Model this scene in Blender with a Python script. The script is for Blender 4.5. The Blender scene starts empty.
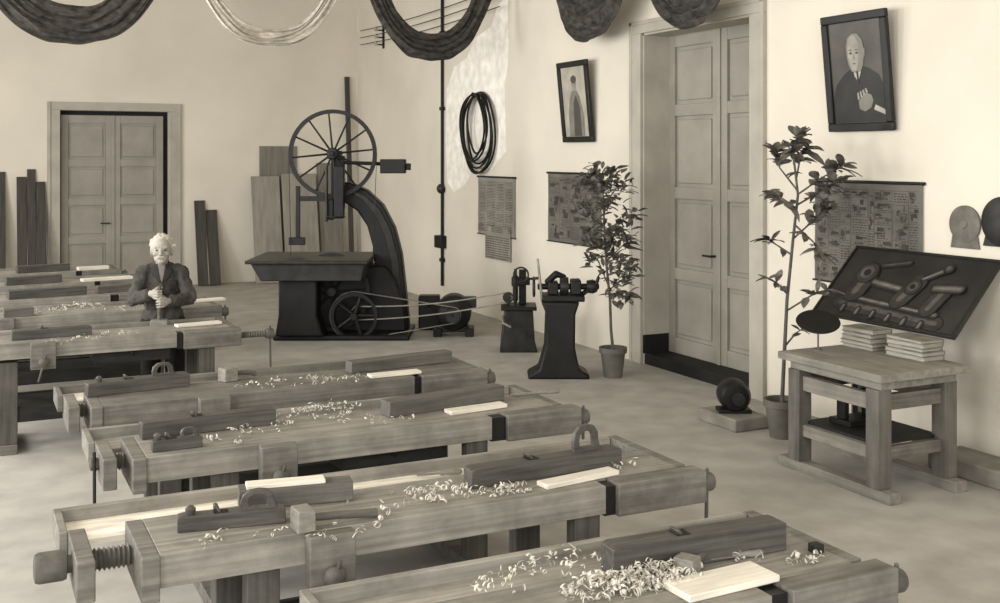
import bpy, bmesh, math, random
from mathutils import Vector, Matrix, noise
random.seed(11)
sc = bpy.context.scene
COL = sc.collection
PI = math.pi
sin, cos = math.sin, math.cos

# ------------------------------------------------------------------ camera model
CAM_H = 2.15; F = 1100.0; TH = math.atan(538 / 1100)
FW = Vector((sin(TH), cos(TH), 0)); RT = Vector((cos(TH), -sin(TH), 0)); UP = Vector((0, 0, 1))
C0 = Vector((0, 0, CAM_H))
WX = 6.3      # right wall plane
BY = 18.65    # back wall plane
CEIL = 5.1
def ray(px, py): return FW + RT * ((px - 500) / F) + UP * ((155 - py) / F)
def at_z(px, py, z=0.0):
    r = ray(px, py); return C0 + r * ((z - CAM_H) / r.z)
def at_X(px, py, X=WX):
    r = ray(px, py); return C0 + r * (X / r.x)
def at_Y(px, py, Y=BY):
    r = ray(px, py); return C0 + r * (Y / r.y)
def at_t(px, py, t): return C0 + ray(px, py) * t

cam = bpy.data.cameras.new('camera'); co = bpy.data.objects.new('camera', cam); COL.objects.link(co)
co.location = C0; co.rotation_euler = (PI / 2, 0, -TH)
cam.sensor_width = 36; cam.lens = 36 * F / 1000; cam.shift_y = -0.1465; cam.clip_end = 100
sc.camera = co

# ------------------------------------------------------------------ materials
def s2l(c): return c / 12.92 if c <= .04045 else ((c + .055) / 1.055) ** 2.4
def sep(v, warm=1.0):
    return (s2l(min(1, v * 1.0)), s2l(v * (1 - .033 * warm)), s2l(v * (1 - .10 * warm)), 1)
def mat(name, lo, hi, sc3=(1, 1, 1), ns=5, rough=.65, metal=0, bump=.15, detail=5, warm=1.0, p0=.3, p1=.7, dist=.01, spec=.3, stain=0, stscale=5):
    m = bpy.data.materials.new(name); m.use_nodes = True
    nt = m.node_tree; N = nt.nodes; L = nt.links; b = N['Principled BSDF']
    tc = N.new('ShaderNodeTexCoord'); mp = N.new('ShaderNodeMapping'); mp.inputs['Scale'].default_value = sc3
    no = N.new('ShaderNodeTexNoise'); no.inputs['Scale'].default_value = ns; no.inputs['Detail'].default_value = detail
    cr = N.new('ShaderNodeValToRGB')
    cr.color_ramp.elements[0].position = p0; cr.color_ramp.elements[0].color = sep(lo, warm)
    cr.color_ramp.elements[1].position = p1; cr.color_ramp.elements[1].color = sep(hi, warm)
    L.new(tc.outputs['Object'], mp.inputs['Vector']); L.new(mp.outputs[0], no.inputs['Vector'])
    L.new(no.outputs['Fac'], cr.inputs['Fac'])
    col = cr.outputs[0]; hgt = no.outputs['Fac']
    if stain:   # uneven dirt and wear over the grain
        n2 = N.new('ShaderNodeTexNoise'); n2.inputs['Scale'].default_value = stscale; n2.inputs['Detail'].default_value = 9; n2.inputs['Roughness'].default_value = .65
        L.new(tc.outputs['Object'], n2.inputs['Vector'])
        c2 = N.new('ShaderNodeValToRGB'); c2.color_ramp.elements[0].position = .36; c2.color_ramp.elements[1].position = .60
        k = 1 - stain; c2.color_ramp.elements[0].color = (k, k, k, 1); c2.color_ramp.elements[1].color = (1, 1, 1, 1)
        L.new(n2.outputs['Fac'], c2.inputs['Fac'])
        mx = N.new('ShaderNodeMix'); mx.data_type = 'RGBA'; mx.blend_type = 'MULTIPLY'; mx.inputs[0].default_value = 1
        L.new(col, mx.inputs[6]); L.new(c2.outputs[0], mx.inputs[7]); col = mx.outputs[2]
        ad = N.new('ShaderNodeMath'); ad.operation = 'ADD'; L.new(no.outputs['Fac'], ad.inputs[0]); L.new(n2.outputs['Fac'], ad.inputs[1]); hgt = ad.outputs[0]
    L.new(col, b.inputs['Base Color'])
    b.inputs['Roughness'].default_value = rough; b.inputs['Metallic'].default_value = metal
    b.inputs['Specular IOR Level'].default_value = spec
    if bump:
        bp = N.new('ShaderNodeBump'); bp.inputs['Strength'].default_value = bump; bp.inputs['Distance'].default_value = dist
        L.new(hgt, bp.inputs['Height']); L.new(bp.outputs[0], b.inputs['Normal'])
    return m

M = {}
M['wall'] = mat('plaster', .80, .87, ns=.7, bump=.05, rough=.9, detail=8)
M['ceil'] = mat('ceiling_plaster', .78, .84, ns=.8, bump=0, rough=.9)
M['patch'] = mat('fresh_plaster', .86, .99, ns=7, bump=.1, rough=.9, detail=8, warm=.6)
M['floor'] = mat('floor_cement', .58, .67, ns=3.5, bump=.05, rough=.75, detail=12, warm=.7)
M['door'] = mat('door_paint', .54, .60, ns=3, bump=.03, rough=.5)
M['jamb'] = mat('jamb_paint', .62, .69, ns=3, bump=.03, rough=.6)
M['dark'] = mat('dark_gap', .07, .11, ns=4, bump=0)
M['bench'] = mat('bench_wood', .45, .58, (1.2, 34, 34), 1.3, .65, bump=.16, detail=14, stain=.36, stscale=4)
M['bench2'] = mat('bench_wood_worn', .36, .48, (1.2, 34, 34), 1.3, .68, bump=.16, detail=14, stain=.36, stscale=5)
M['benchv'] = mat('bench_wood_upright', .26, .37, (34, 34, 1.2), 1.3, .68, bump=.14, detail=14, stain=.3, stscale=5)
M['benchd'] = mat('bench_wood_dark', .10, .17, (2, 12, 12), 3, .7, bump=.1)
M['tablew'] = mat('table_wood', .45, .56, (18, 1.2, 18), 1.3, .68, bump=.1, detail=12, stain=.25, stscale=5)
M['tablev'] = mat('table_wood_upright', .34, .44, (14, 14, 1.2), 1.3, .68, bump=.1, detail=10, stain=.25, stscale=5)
M['hub'] = mat('vise_hub_wood', .28, .40, (6, 6, 6), 3, .6, bump=.1, stain=.25)
M['tray'] = mat('tray_wood', .50, .64, (1.0, 20, 20), 2.5, .7, bump=.06, stain=.25)
M['trayw'] = mat('tray_whitened', .74, .92, (1.5, 6, 6), 4, .8, bump=.08)
M['fresh'] = mat('fresh_wood', .78, .88, (1.2, 16, 16), 3, .55, bump=.06, stain=.1)
M['plane'] = mat('plane_wood', .23, .34, (2, 30, 30), 2, .5, bump=.06, stain=.25)
M['timber'] = mat('timber_wood', .29, .40, (1.5, 30, 30), 2, .6, bump=.06, stain=.25)
M['mallet'] = mat('mallet_wood', .42, .54, (5, 5, 12), 4, .55, bump=.1, stain=.2)
M['tote'] = mat('tote_wood', .22, .32, (5, 5, 12), 4, .45, bump=.05)
M['shav'] = mat('shavings', .62, .82, ns=20, bump=0, rough=.7)
M['iron'] = mat('cast_iron', .06, .11, ns=7, rough=.5, metal=.1, bump=.08, warm=.7)
M['iron2'] = mat('worn_iron', .13, .21, ns=9, rough=.42, metal=.3, bump=.06, warm=.7)
M['steel'] = mat('bright_steel', .50, .65, ns=12, rough=.35, metal=.6, bump=.03, warm=.7)
M['grit'] = mat('grinding_stone', .36, .46, ns=12, rough=.85, bump=.05)
M['plank'] = mat('plank_wood', .40, .50, (14, 14, .8), 2, .75, bump=.08)
M['plankd'] = mat('plank_wood_dark', .20, .31, (20, 20, .8), 2, .75, bump=.08)
M['sheet'] = mat('sheet_wood', .50, .60, (6, 6, 1.0), 2, .75, bump=.06)
M['clothd'] = mat('dark_bunting', .16, .32, (3, 3, 5), 4, .98, bump=.05)
M['clothl'] = mat('white_bunting', .70, .84, (3, 3, 5), 5, .98, bump=.05)
M['leaf'] = mat('leaf', .20, .46, ns=14, rough=.4, bump=0)
M['leaf2'] = mat('leaf_broad', .20, .48, ns=11, rough=.35, bump=0)
M['stem'] = mat('stem', .26, .38, ns=20, rough=.8)
M['pot'] = mat('clay_pot', .32, .42, ns=6, rough=.8)
M['soil'] = mat('soil', .12, .2, ns=30, rough=1)
M['frame'] = mat('picture_frame', .08, .14, ns=9, rough=.4)
M['pic'] = mat('picture_ground', .22, .36, ns=2.5, rough=.4, bump=0)
M['picl'] = mat('picture_pale', .58, .72, ns=5, rough=.4, bump=0)
M['picm'] = mat('picture_mid', .42, .52, ns=8, rough=.4, bump=0)
M['face'] = mat('picture_face', .50, .62, ns=10, rough=.4, bump=0)
M['coat'] = mat('picture_coat', .11, .18, ns=6, rough=.4, bump=0)
M['chart'] = mat('printed_chart', .50, .60, ns=3, rough=.85, bump=0)
M['chart2'] = mat('ruled_chart', .34, .44, ns=3, rough=.85, bump=0)
M['chart3'] = mat('map_chart', .33, .46, ns=3, rough=.85, bump=0)
M['ink'] = mat('printing_ink', .17, .30, ns=6, rough=.9, bump=0)
M['book'] = mat('book_paper', .52, .68, (3, 3, 60), 4, .8, bump=.15)
M['cover'] = mat('book_cover', .38, .54, ns=8, rough=.7)
M['board'] = mat('display_board', .11, .18, ns=3, rough=.55, bump=.04)
M['print0'] = mat('print_black', .07, .14, ns=12, rough=.6, bump=.02, detail=8)
M['print1'] = mat('print_dark', .13, .22, ns=10, rough=.6, bump=.02, detail=8)
M['print2'] = mat('print_mid', .20, .34, ns=10, rough=.6, bump=.02, detail=8)
M['print3'] = mat('print_light', .30, .46, ns=12, rough=.6, bump=.02, detail=8)
M['stone'] = mat('stone_block', .42, .56, ns=5, rough=.9, bump=.2)
M['skin'] = mat('skin', .56, .64, ns=12, rough=.65, bump=0)
M['hair'] = mat('grey_white_hair', .62, .82, (20, 20, 40), 14, .95, bump=.6)
M['jacket'] = mat('jacket_cloth', .22, .31, ns=6, rough=.98, bump=.25, stain=.2, stscale=9)
M['lapel'] = mat('lapel_cloth', .16, .22, ns=8, rough=.98, bump=.2)
M['shirt'] = mat('shirt_cloth', .42, .5, ns=8, rough=.95, bump=.1)
M['trouser'] = mat('trouser_cloth', .09, .14, ns=12, rough=.95, bump=.2)
M['eye'] = mat('eye', .08, .1, bump=0, rough=.3)
M['shoe'] = mat('shoe_leather', .1, .14, rough=.4)
M['belt'] = mat('belt_leather', .44, .54, ns=8)

# ------------------------------------------------------------------ mesh helpers
def T(*v): return Matrix.Translation(Vector(v))
def R(a, ax): return Matrix.Rotation(a, 4, ax)
def align(d): return Vector(d).normalized().to_track_quat('Z', 'Y').to_matrix().to_4x4()
class MB:
    def __init__(s): s.bm = bmesh.new()
    def box(s, x0, x1, y0, y1, z0, z1, m=None):
        mm = T((x0 + x1) / 2, (y0 + y1) / 2, (z0 + z1) / 2) @ Matrix.Diagonal((abs(x1 - x0), abs(y1 - y0), abs(z1 - z0), 1))
        if m is not None: mm = m @ mm
        bmesh.ops.create_cube(s.bm, size=1, matrix=mm); return s
    def cyl(s, p0, p1, r0, r1=None, n=18):
        p0 = Vector(p0); p1 = Vector(p1); d = p1 - p0
        r1 = r0 if r1 is None else r1
        bmesh.ops.create_cone(s.bm, cap_ends=True, segments=n, radius1=r0, radius2=r1, depth=d.length, matrix=Matrix.Translation((p0 + p1) / 2) @ align(d)); return s
    def ell(s, c, r, m=None, u=20, v=12):
        if not hasattr(r, '__len__'): r = (r, r, r)
        mm = Matrix.Translation(Vector(c)) @ (m if m is not None else Matrix()) @ Matrix.Diagonal((r[0], r[1], r[2], 1))
        bmesh.ops.create_uvsphere(s.bm, u_segments=u, v_segments=v, radius=1, matrix=mm); return s
    def limb(s, pts, rs, n=14):
        pts = [Vector(p) for p in pts]
        for p, r in zip(pts, rs): s.ell(p, r, u=n, v=max(8, n // 2))
        for i in range(len(pts) - 1):
            if (pts[i + 1] - pts[i]).length > 1e-5: s.cyl(pts[i], pts[i + 1], rs[i], rs[i + 1], n)
        return s
    def tube(s, pts, r, n=8, closed=False):
        pts = [Vector(p) for p in pts]; k = len(pts); rings = []
        up = None
        for i, p in enumerate(pts):
            if closed: d = pts[(i + 1) % k] - pts[i - 1]
            else: d = pts[min(i + 1, k - 1)] - pts[max(i - 1, 0)]
            d.normalize()
            if up is None:
                up = Vector((0, 0, 1)) if abs(d.z) < .9 else Vector((1, 0, 0))
            a = d.cross(up)
            if a.length < 1e-6: a = d.orthogonal()
            a.normalize(); b = a.cross(d).normalized(); up = b
            rr = r[i] if hasattr(r, '__len__') else r
            rings.append([s.bm.verts.new(p + a * (rr * cos(2 * PI * j / n)) + b * (rr * sin(2 * PI * j / n))) for j in range(n)])
        m = k if closed else k - 1
        for i in range(m):
            A = rings[i]; B = rings[(i + 1) % k]
            for j in range(n): s.bm.faces.new((A[j], A[(j + 1) % n], B[(j + 1) % n], B[j]))
        if not closed:
            s.bm.faces.new(rings[0][::-1]); s.bm.faces.new(rings[-1])
        return s
    def ring(s, c, Rr, r, m=None, k=48, n=8):
        m = m if m is not None else Matrix()
        c = Vector(c)
        return s.tube([c + (m @ Vector((Rr * cos(2 * PI * i / k), Rr * sin(2 * PI * i / k), 0))) for i in range(k)], r, n, True)
    def lathe(s, prof, m=None, n=28, closed=False):
        m = m if m is not None else Matrix(); rings = []
        for r, h in prof:
            r = max(r, .0005)
            rings.append([s.bm.verts.new(m @ Vector((r * cos(2 * PI * j / n), r * sin(2 * PI * j / n), h))) for j in range(n)])
        prs = list(zip(rings, rings[1:]))
        if closed: prs.append((rings[-1], rings[0]))
        for A, B in prs:
            for j in range(n): s.bm.faces.new((A[j], A[(j + 1) % n], B[(j + 1) % n], B[j]))
        if not closed:
            s.bm.faces.new(rings[0][::-1]); s.bm.faces.new(rings[-1])
        return s
    def prism(s, pts, d0, d1, m=None):   # polygon in local XZ, extruded along Y
        m = m if m is not None else Matrix()
        A = [s.bm.verts.new(m @ Vector((x, d0, z))) for x, z in pts]
        B = [s.bm.verts.new(m @ Vector((x, d1, z))) for x, z in pts]
        k = len(pts)
        s.bm.faces.new(A); s.bm.faces.new(B[::-1])
        for i in range(k): s.bm.faces.new((A[i], B[i], B[(i + 1) % k], A[(i + 1) % k]))
        return s
    def build(s, name, m, parent=None, bevel=0, smooth=True, loc=None, rz=None):
        bmesh.ops.recalc_face_normals(s.bm, faces=s.bm.faces[:])
        me = bpy.data.meshes.new(name); s.bm.to_mesh(me); s.bm.free()
        me.materials.append(m)
        if smooth:
            for p in me.polygons: p.use_smooth = True
            me.set_sharp_from_angle(angle=math.radians(38))
        o = bpy.data.objects.new(name, me); COL.objects.link(o)
        if parent is not None: o.parent = parent
        if loc is not None: o.location = loc
        if rz is not None: o.rotation_euler.z = rz
        if bevel:
            b = o.modifiers.new('bevel', 'BEVEL'); b.width = bevel; b.segments = 2; b.limit_method = 'ANGLE'
        return o
    def blob(s, name, m, parent, voxel, it=4):
        o = s.build(name, m, parent)
        r = o.modifiers.new('remesh', 'REMESH'); r.mode = 'VOXEL'; r.voxel_size = voxel; r.use_smooth_shade = True
        w = o.modifiers.new('smooth', 'SMOOTH'); w.factor = .5; w.iterations = it
        return o
def tag(o, label, cat, group=None, kind=None):
    o['label'] = label; o['category'] = cat
    if group: o['group'] = group
    if kind: o['kind'] = kind
    return o
def thing(name, label, cat, loc=(0, 0, 0), rz=0, group=None):
    o = bpy.data.objects.new(name, None); COL.objects.link(o); o.empty_display_size = .1
    o.location = loc; o.rotation_euler = (0, 0, rz)
    return tag(o, label, cat, group)
def struct(o): o['kind'] = 'structure'; return o

# ------------------------------------------------------------------ room shell
struct(MB().box(-3.4, 7.1, -3, 19.2, -.2, 0).build('floor', M['floor'], smooth=False))
struct(MB().box(-3.4, 7.1, -3, 19.2, CEIL, CEIL + .2).build('ceiling', M['ceil'], smooth=False))
DY0, DY1, DZ = 7.79, 9.53, 3.40
m = MB(); m.box(WX, WX + .5, -3, DY0, 0, CEIL); m.box(WX, WX + .5, DY1, BY + .5, 0, CEIL); m.box(WX, WX + .5, DY0, DY1, DZ, CEIL)
m.box(WX + .5, WX + .7, DY0 - .2, DY1 + .2, 0, DZ + .2)
struct(m.build('wall_right', M['wall'], smooth=False))
BX0, BX1, BZ = 1.39, 3.07, 2.86
m = MB(); m.box(-3.4, BX0, BY, BY + .4, 0, CEIL); m.box(BX1, WX, BY, BY + .4, 0, CEIL); m.box(BX0, BX1, BY, BY + .4, BZ, CEIL)
m.box(BX0, BX1, BY + .35, BY + .4, 0, BZ)
struct(m.build('wall_back', M['wall'], smooth=False))
wins = [(0.2, 2.4), (4.2, 6.4), (8.2, 10.4), (12.2, 14.4)]
m = MB(); yy = -3
for a, b in wins:
    m.box(-3.4, -3.1, yy, a, 0, CEIL); m.box(-3.4, -3.1, a, b, 0, 1.1); m.box(-3.4, -3.1, a, b, 4.2, CEIL); yy = b
m.box(-3.4, -3.1, yy, BY + .4, 0, CEIL)
struct(m.build('wall_left', M['wall'], smooth=False))
for i, (a, b) in enumerate(wins):
    m = MB()
    for y in (a, (a + b) / 2 - .03, b - .06): m.box(-3.3, -3.22, y, y + .06, 1.1, 4.2)
    for z in (1.1, 2.1, 3.1, 4.14): m.box(-3.29, -3.23, a, b, z, z + .06)
    struct(m.build('window_%d' % (i + 1), M['jamb'], smooth=False))
# plaster patch on right wall
pa, pb = at_X(447, 90), at_X(508, 90)
m = MB()
pts = [(pa.y, 3.1), (pa.y - .25, 3.4), (pa.y - .7, 3.5), (pb.y + 1.0, 3.75), (pb.y + .5, 3.85), (pb.y + .3, 4.1), (pb.y, 4.2), (pb.y - .02, 3.4), (pb.y + .1, 3.0), (pb.y + .05, 2.2), (pb.y + .5, 1.95), (pb.y + .9, 2.05), (pa.y - .6, 1.72), (pa.y - .25, 1.62), (pa.y - .02, 1.75), (pa.y + .05, 2.4)]
m.prism([(y, z) for y, z in pts], -.004, .002, T(WX, 0, 0) @ R(PI / 2, 'Z'))
struct(m.build('trim_1', M['patch'], smooth=False))

# doors
def panel_door(name, w, h, rows, mt, both=True):
    """double-leaf door in local XZ, front facing -Y, origin bottom-left."""
    st = struct(bpy.data.objects.new(name, None)); COL.objects.link(st)
    for k in range(2):
        x0 = k * w / 2 + .004; x1 = (k + 1) * w / 2 - .004
        m = MB(); s = .11
        m.box(x0, x0 + s, 0, .05, 0, h); m.box(x1 - s, x1, 0, .05, 0, h)
        zs = [0] + rows + [h]
        for i, z in enumerate(zs):
            a, b = (z, z + .16) if i == 0 else ((z - .13, z) if i == len(zs) - 1 else (z - .06, z + .06))
            m.box(x0 + s, x1 - s, .002, .05, a, b)
        m.box(x0 + s, x1 - s, .03, .045, 0, h)
        leaf = struct(m.build('door_leaf', mt, st, bevel=.006, smooth=False))
        m = MB()
        for i in range(len(zs) - 1):
            a = zs[i] + (.16 if i == 0 else .06); b = zs[i + 1] - (.13 if i == len(zs) - 2 else .06)
            m.box(x0 + s + .04, x1 - s - .04, .012, .034, a + .04, b - .04)
        struct(m.build('door_panel', mt, leaf, bevel=.012, smooth=False))
    m = MB(); m.box(w / 2 - .025, w / 2 + .025, -.018, 0, 0, h)
    struct(m.build('door_strip', mt, st, bevel=.005, smooth=False))
    m = MB(); m.cyl((w / 2 - .07, 0, 1.05), (w / 2 - .07, -.06, 1.05), .012); m.limb([(w / 2 - .07, -.06, 1.05), (w / 2 - .19, -.06, 1.05)], [.012, .01])
    struct(m.build('door_handle', M['iron2'], st))
    return st
d = panel_door('door_1', DY1 - DY0, DZ - .12, [.82, 1.65, 2.5], M['door'])
d.location = (WX + .31, DY1, .11); d.rotation_euler.z = -PI / 2
m = MB()
for y0, y1 in ((DY0 - .2, DY0), (DY1, DY1 + .2)): m.box(WX - .035, WX, y0, y1, 0, DZ)
m.box(WX - .035, WX, DY0 - .2, DY1 + .2, DZ, DZ + .13)
m.box(WX - .045, WX - .03, DY0 - .2, DY0 - .15, 0, DZ + .13); m.box(WX - .045, WX - .03, DY1 + .15, DY1 + .2, 0, DZ + .13); m.box(WX - .045, WX - .03, DY0 - .2, DY1 + .2, DZ + .09, DZ + .13)
struct(m.build('trim_2', M['jamb'], bevel=.006, smooth=False))
m = MB(); m.box(WX + .0, WX + .31, DY1 - .02, DY1 + .0, .1, DZ); m.box(WX, WX + .31, DY0, DY0 + .02, .1, DZ); m.box(WX, WX + .31, DY0, DY1, DZ - .02, DZ)
struct(m.build('trim_3', M['jamb'], smooth=False))
m = MB(); m.box(WX + .02, WX + .5, DY0, DY1, 0, .11)
struct(m.build('trim_4', M['dark'], smooth=False))
m = MB(); m.box(WX + .0, WX + .3, DY1 - .03, DY1, .11, .3); struct(m.build('trim_5', M['dark'], smooth=False))
d = panel_door('door_2', BX1 - BX0 - .1, BZ - .07, [.78, 1.4, 2.02], M['door'])
d.location = (BX0 + .02, BY + .12, 0)
m = MB(); m.box(BX0, BX1, BY + .22, BY + .26, 0, BZ); struct(m.build('door_gap_shade', M['dark'], smooth=False))  # dark sheet paints the shadow in the gap beside and above the leaves
m = MB()
for a, b in ((BX0 - .19, BX0), (BX1, BX1 + .17)): m.box(a, b, BY - .04, BY, 0, BZ)
m.box(BX0 - .19, BX1 + .17, BY - .04, BY, BZ, BZ + .13)
m.box(BX0 - .19, BX0 - .14, BY - .06, BY - .03, 0, BZ + .13); m.box(BX1 + .12, BX1 + .17, BY - .06, BY - .03, 0, BZ + .13)
struct(m.build('trim_7', M['jamb'], bevel=.006, smooth=False))

# ------------------------------------------------------------------ bunting swags
def swag(label, mt, cx, cy, along, hwo, hwi, zo, zi, p=2.6, seed=1, grp='cloth swags hung under the ceiling'):
    """thin cloth hung from two gathered corners; broken, uneven pleats that open in the belly"""
    ZT = 4.3
    t = thing('bunting_swag', label, 'bunting', (cx, cy, 0), 0 if along == 'X' else PI / 2, grp)
    nf = 4.2; ph = seed * 1.7
    m = MB(); NU, NV = 80, 84; g = []
    for i in range(NU + 1):
        s = 2 * i / NU - 1; row = []; env = 1 - s * s
        for j in range(NV + 1):
            v = j / NV
            hw = hwi + (hwo - hwi) * v; zb = zi + (zo - zi) * v
            warp = .16 * noise.noise(Vector((s * 1.6, v * 2.0, ph))) + .06 * noise.noise(Vector((s * 4, v * 5, ph + 9)))
            a = (v + warp) * nf
            fold = (1 - abs(2 * (a - math.floor(a)) - 1)) ** .8
            big = noise.noise(Vector((s * 1.3 + 5, v * 2.6, ph + 3)))
            fine = noise.noise(Vector((s * 7, v * 16, ph + 6)))
            y = -.055 * fold * (.5 + .5 * env) - .06 * big - .016 * fine - .03 * v
            z = zb + (ZT - zb) * abs(s) ** p - .018 * fold * env + .025 * big * env + (.03 * noise.noise(Vector((s * 4, 0, ph))) * env if v > .8 else 0)
            row.append(m.bm.verts.new((s * hw, y, z)))
        g.append(row)
    for i in range(NU):
        for j in range(NV): m.bm.faces.new((g[i][j], g[i + 1][j], g[i + 1][j + 1], g[i][j + 1]))
    o = m.build('cloth', mt, t, smooth=True)
    sm = o.modifiers.new('solid', 'SOLIDIFY'); sm.thickness = .004
    for s in (-1, 1):
        MB().cyl((s * (hwo + hwi) / 2, 0, 4.28), (s * (hwo + hwi) / 2, 0, CEIL), .012, n=8).build('cord', mt, t)
swag('dark cloth swag at the upper left above the back door', M['clothd'], 1.05, 12.5, 'X', 1.06, .66, 3.34, 3.74, seed=1)
swag('pale cloth swag, the only light one, hanging left of the band saw wheel', M['clothl'], 3.17, 12.5, 'X', .93, .76, 3.40, 3.60, seed=2)
swag('dark folded cloth swag hanging in front of the room corner', M['clothd'], 5.16, 12.5, 'X', .89, .64, 3.30, 3.64, seed=3)
swag('dark cloth swag along the right wall above the small tilted picture', M['clothd'], 5.9, 10.05, 'Y', .90, .5, 3.38, 3.84, 3.0, seed=4)
swag('dark cloth swag along the right wall above the tall door', M['clothd'], 5.9, 8.27, 'Y', .86, .5, 3.32, 3.66, 2.6, seed=5)

# ------------------------------------------------------------------ workbenches
BD = .68; BL = 2.36; BH = .80; DK = .41
def bench(label, x0, yf, wood, tray, jaw=.02, gap=.07, drawer=True, L=BL, tail=0, lr=.60, hub=0):
    t = thing('workbench', label, 'workbench', (x0, yf, 0), 0, "joiners' workbenches standing in rows")
    e = -.06 - gap - .06
    m = MB(); m.box(0, L - .47, 0, .10, .685, BH); m.box(0, L - .05, .102, DK, .745, BH); m.build('top', wood, t, .003)
    MB().box(e, L - .05, DK + .002, BD - .035, .73, .752).build('tray', tray, t)
    MB().box(e, L - .05, BD - .035, BD, .71, BH).build('back_rail', wood, t, .003)
    MB().box(e - .03, e, .37, BD, .71, BH).build('tray_end', wood, t, .003)
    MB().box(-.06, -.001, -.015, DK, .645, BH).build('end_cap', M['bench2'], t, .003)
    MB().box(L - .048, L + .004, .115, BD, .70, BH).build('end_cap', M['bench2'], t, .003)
    # tail vise
    m = MB(); m.box(L - .44 + jaw, L + jaw, -.004, .098, .665, BH); tv = m.build('tail_vise', M['bench2'], t, .004)
    xt = L + jaw + tail
    if tail:
        prof = []; k = 10
        for i in range(k): prof += [(.020, i * tail / k), (.028, (i + .5) * tail / k)]
        MB().lathe(prof + [(.02, tail + .01)], T(L + jaw, .05, .735) @ R(PI / 2, 'Y'), 16).build('vise_screw', M['hub'], tv)
    m = MB(); m.lathe([(.02, 0), (.032, .0), (.038, .006), (.041, .025), (.041, .055), (.036, .064), (.012, .066)], T(xt, .05, .735) @ R(PI / 2, 'Y'), 20)
    hb = m.build('vise_hub', M['hub'], tv)
    MB().limb([(xt + .035, .04, .79), (xt + .045, .06, .56 if not tail else .42)], [.008, .008]).build('vise_handle', M['hub'], hb)
    MB().box(L - .466, L - .445 + jaw, .02, .095, .67, .79).build('vise_gap', M['iron'], tv)
    # shoulder vise at the left end
    ej = MB().box(e, e + .06, .04, DK - .01, .66, BH).build('end_jaw', M['bench2'], t, .005)
    prof = []; ln = gap + .02; k = max(5, int(ln / .016))
    for i in range(k):
        h = i * ln / k; prof += [(.030, h), (.041, h + ln / k / 2)]
    prof.append((.030, ln))
    MB().lathe(prof, T(e + .05, .22, .74) @ R(PI / 2, 'Y'), 20).build('vise_screw', M['hub'], ej)
    if hub == 1:
        m = MB().lathe([(.02, 0), (.030, 0), (.030, .015), (.048, .018), (.052, .030), (.052, .105), (.047, .118), (.03, .122), (.01, .123)], T(e, .22, .74) @ R(-PI / 2, 'Y'), 22)
        m.build('vise_hub', M['hub'], ej)
    elif hub == 2:
        MB().lathe([(.02, 0), (.026, 0), (.03, .01), (.028, .035), (.015, .04)], T(e, .22, .74) @ R(-PI / 2, 'Y'), 18).build('vise_hub', M['hub'], ej)
        MB().cyl((e - .020, .20, .80), (e - .022, .17, .46), .008, n=10).build('vise_handle', M['iron2'], ej)
    # front vise
    fj = MB().box(.50, .67, -.07, -.004, .61, .80).build('front_jaw', M['bench2'], t, .005)
    hb = MB().lathe([(.02, 0), (.034, 0), (.038, .01), (.038, .035), (.026, .05), (.01, .055)], T(.585, -.07, .66) @ R(PI / 2, 'X'), 18).build('vise_hub', M['hub'], fj)
    MB().cyl((.55, -.105, .53), (.60, -.105, .72), .008, n=10).build('vise_handle', M['hub'], hb)
    # understructure
    xa, xb_ = .30, L - lr
    for x in (xa, xb_):
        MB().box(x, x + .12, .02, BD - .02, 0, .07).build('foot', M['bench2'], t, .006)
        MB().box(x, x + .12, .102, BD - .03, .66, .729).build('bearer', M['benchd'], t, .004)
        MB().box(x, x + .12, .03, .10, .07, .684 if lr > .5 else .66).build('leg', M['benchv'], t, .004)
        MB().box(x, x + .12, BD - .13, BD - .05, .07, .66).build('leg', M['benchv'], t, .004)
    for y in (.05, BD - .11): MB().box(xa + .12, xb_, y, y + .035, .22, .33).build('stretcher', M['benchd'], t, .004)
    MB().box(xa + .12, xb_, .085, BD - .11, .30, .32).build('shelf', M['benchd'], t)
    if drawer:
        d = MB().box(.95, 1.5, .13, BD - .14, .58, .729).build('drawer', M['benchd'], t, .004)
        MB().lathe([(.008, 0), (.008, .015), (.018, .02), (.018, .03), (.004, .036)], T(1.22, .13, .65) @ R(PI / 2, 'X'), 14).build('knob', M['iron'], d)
    return t
B = [  # label, x0, y front
    ('workbench nearest the camera, cut by the bottom right, heaped with shavings', 1.16, 2.66),
    ('second workbench from the camera, carrying a mallet and a long handled jointer plane', .60, 3.84),
    ('third workbench from the camera, between the mallet bench and the bench with white tray', .74, 5.1),
    ('fourth workbench from the camera, in front of the empty aisle, with whitened tool tray', .68, 6.25),
    ('workbench that the man in the dark jacket leans on', -.06, 8.60),
    ('workbench directly behind the man in the dark jacket', -.28, 9.98),
    ('third workbench from the back wall door', -.6, 11.2),
    ('second workbench from the back wall door', -.62, 12.42),
    ('rearmost workbench, closest to the back wall door', -.7, 13.65)]
for i, (lab, x0, yf) in enumerate(B):
    kw = {0: dict(L=1.54), 1: dict(L=2.23, hub=1), 2: dict(L=2.18, hub=2), 3: dict(L=2.27), 4: dict(L=2.0, tail=.20, lr=.30)}.get(i, {})
    bench(lab, x0, yf, M['bench'] if i != 3 else M['bench2'], M['trayw'] if i in (1, 3) else M['tray'],
          jaw=[.05, .03, .06, .02, .02, .02, .05, .03, .04][i], gap=[.07, .14, .06, .05, .07, .05, .07, .06, .05][i], drawer=(i in (2, 3, 4, 6)), **kw)

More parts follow.
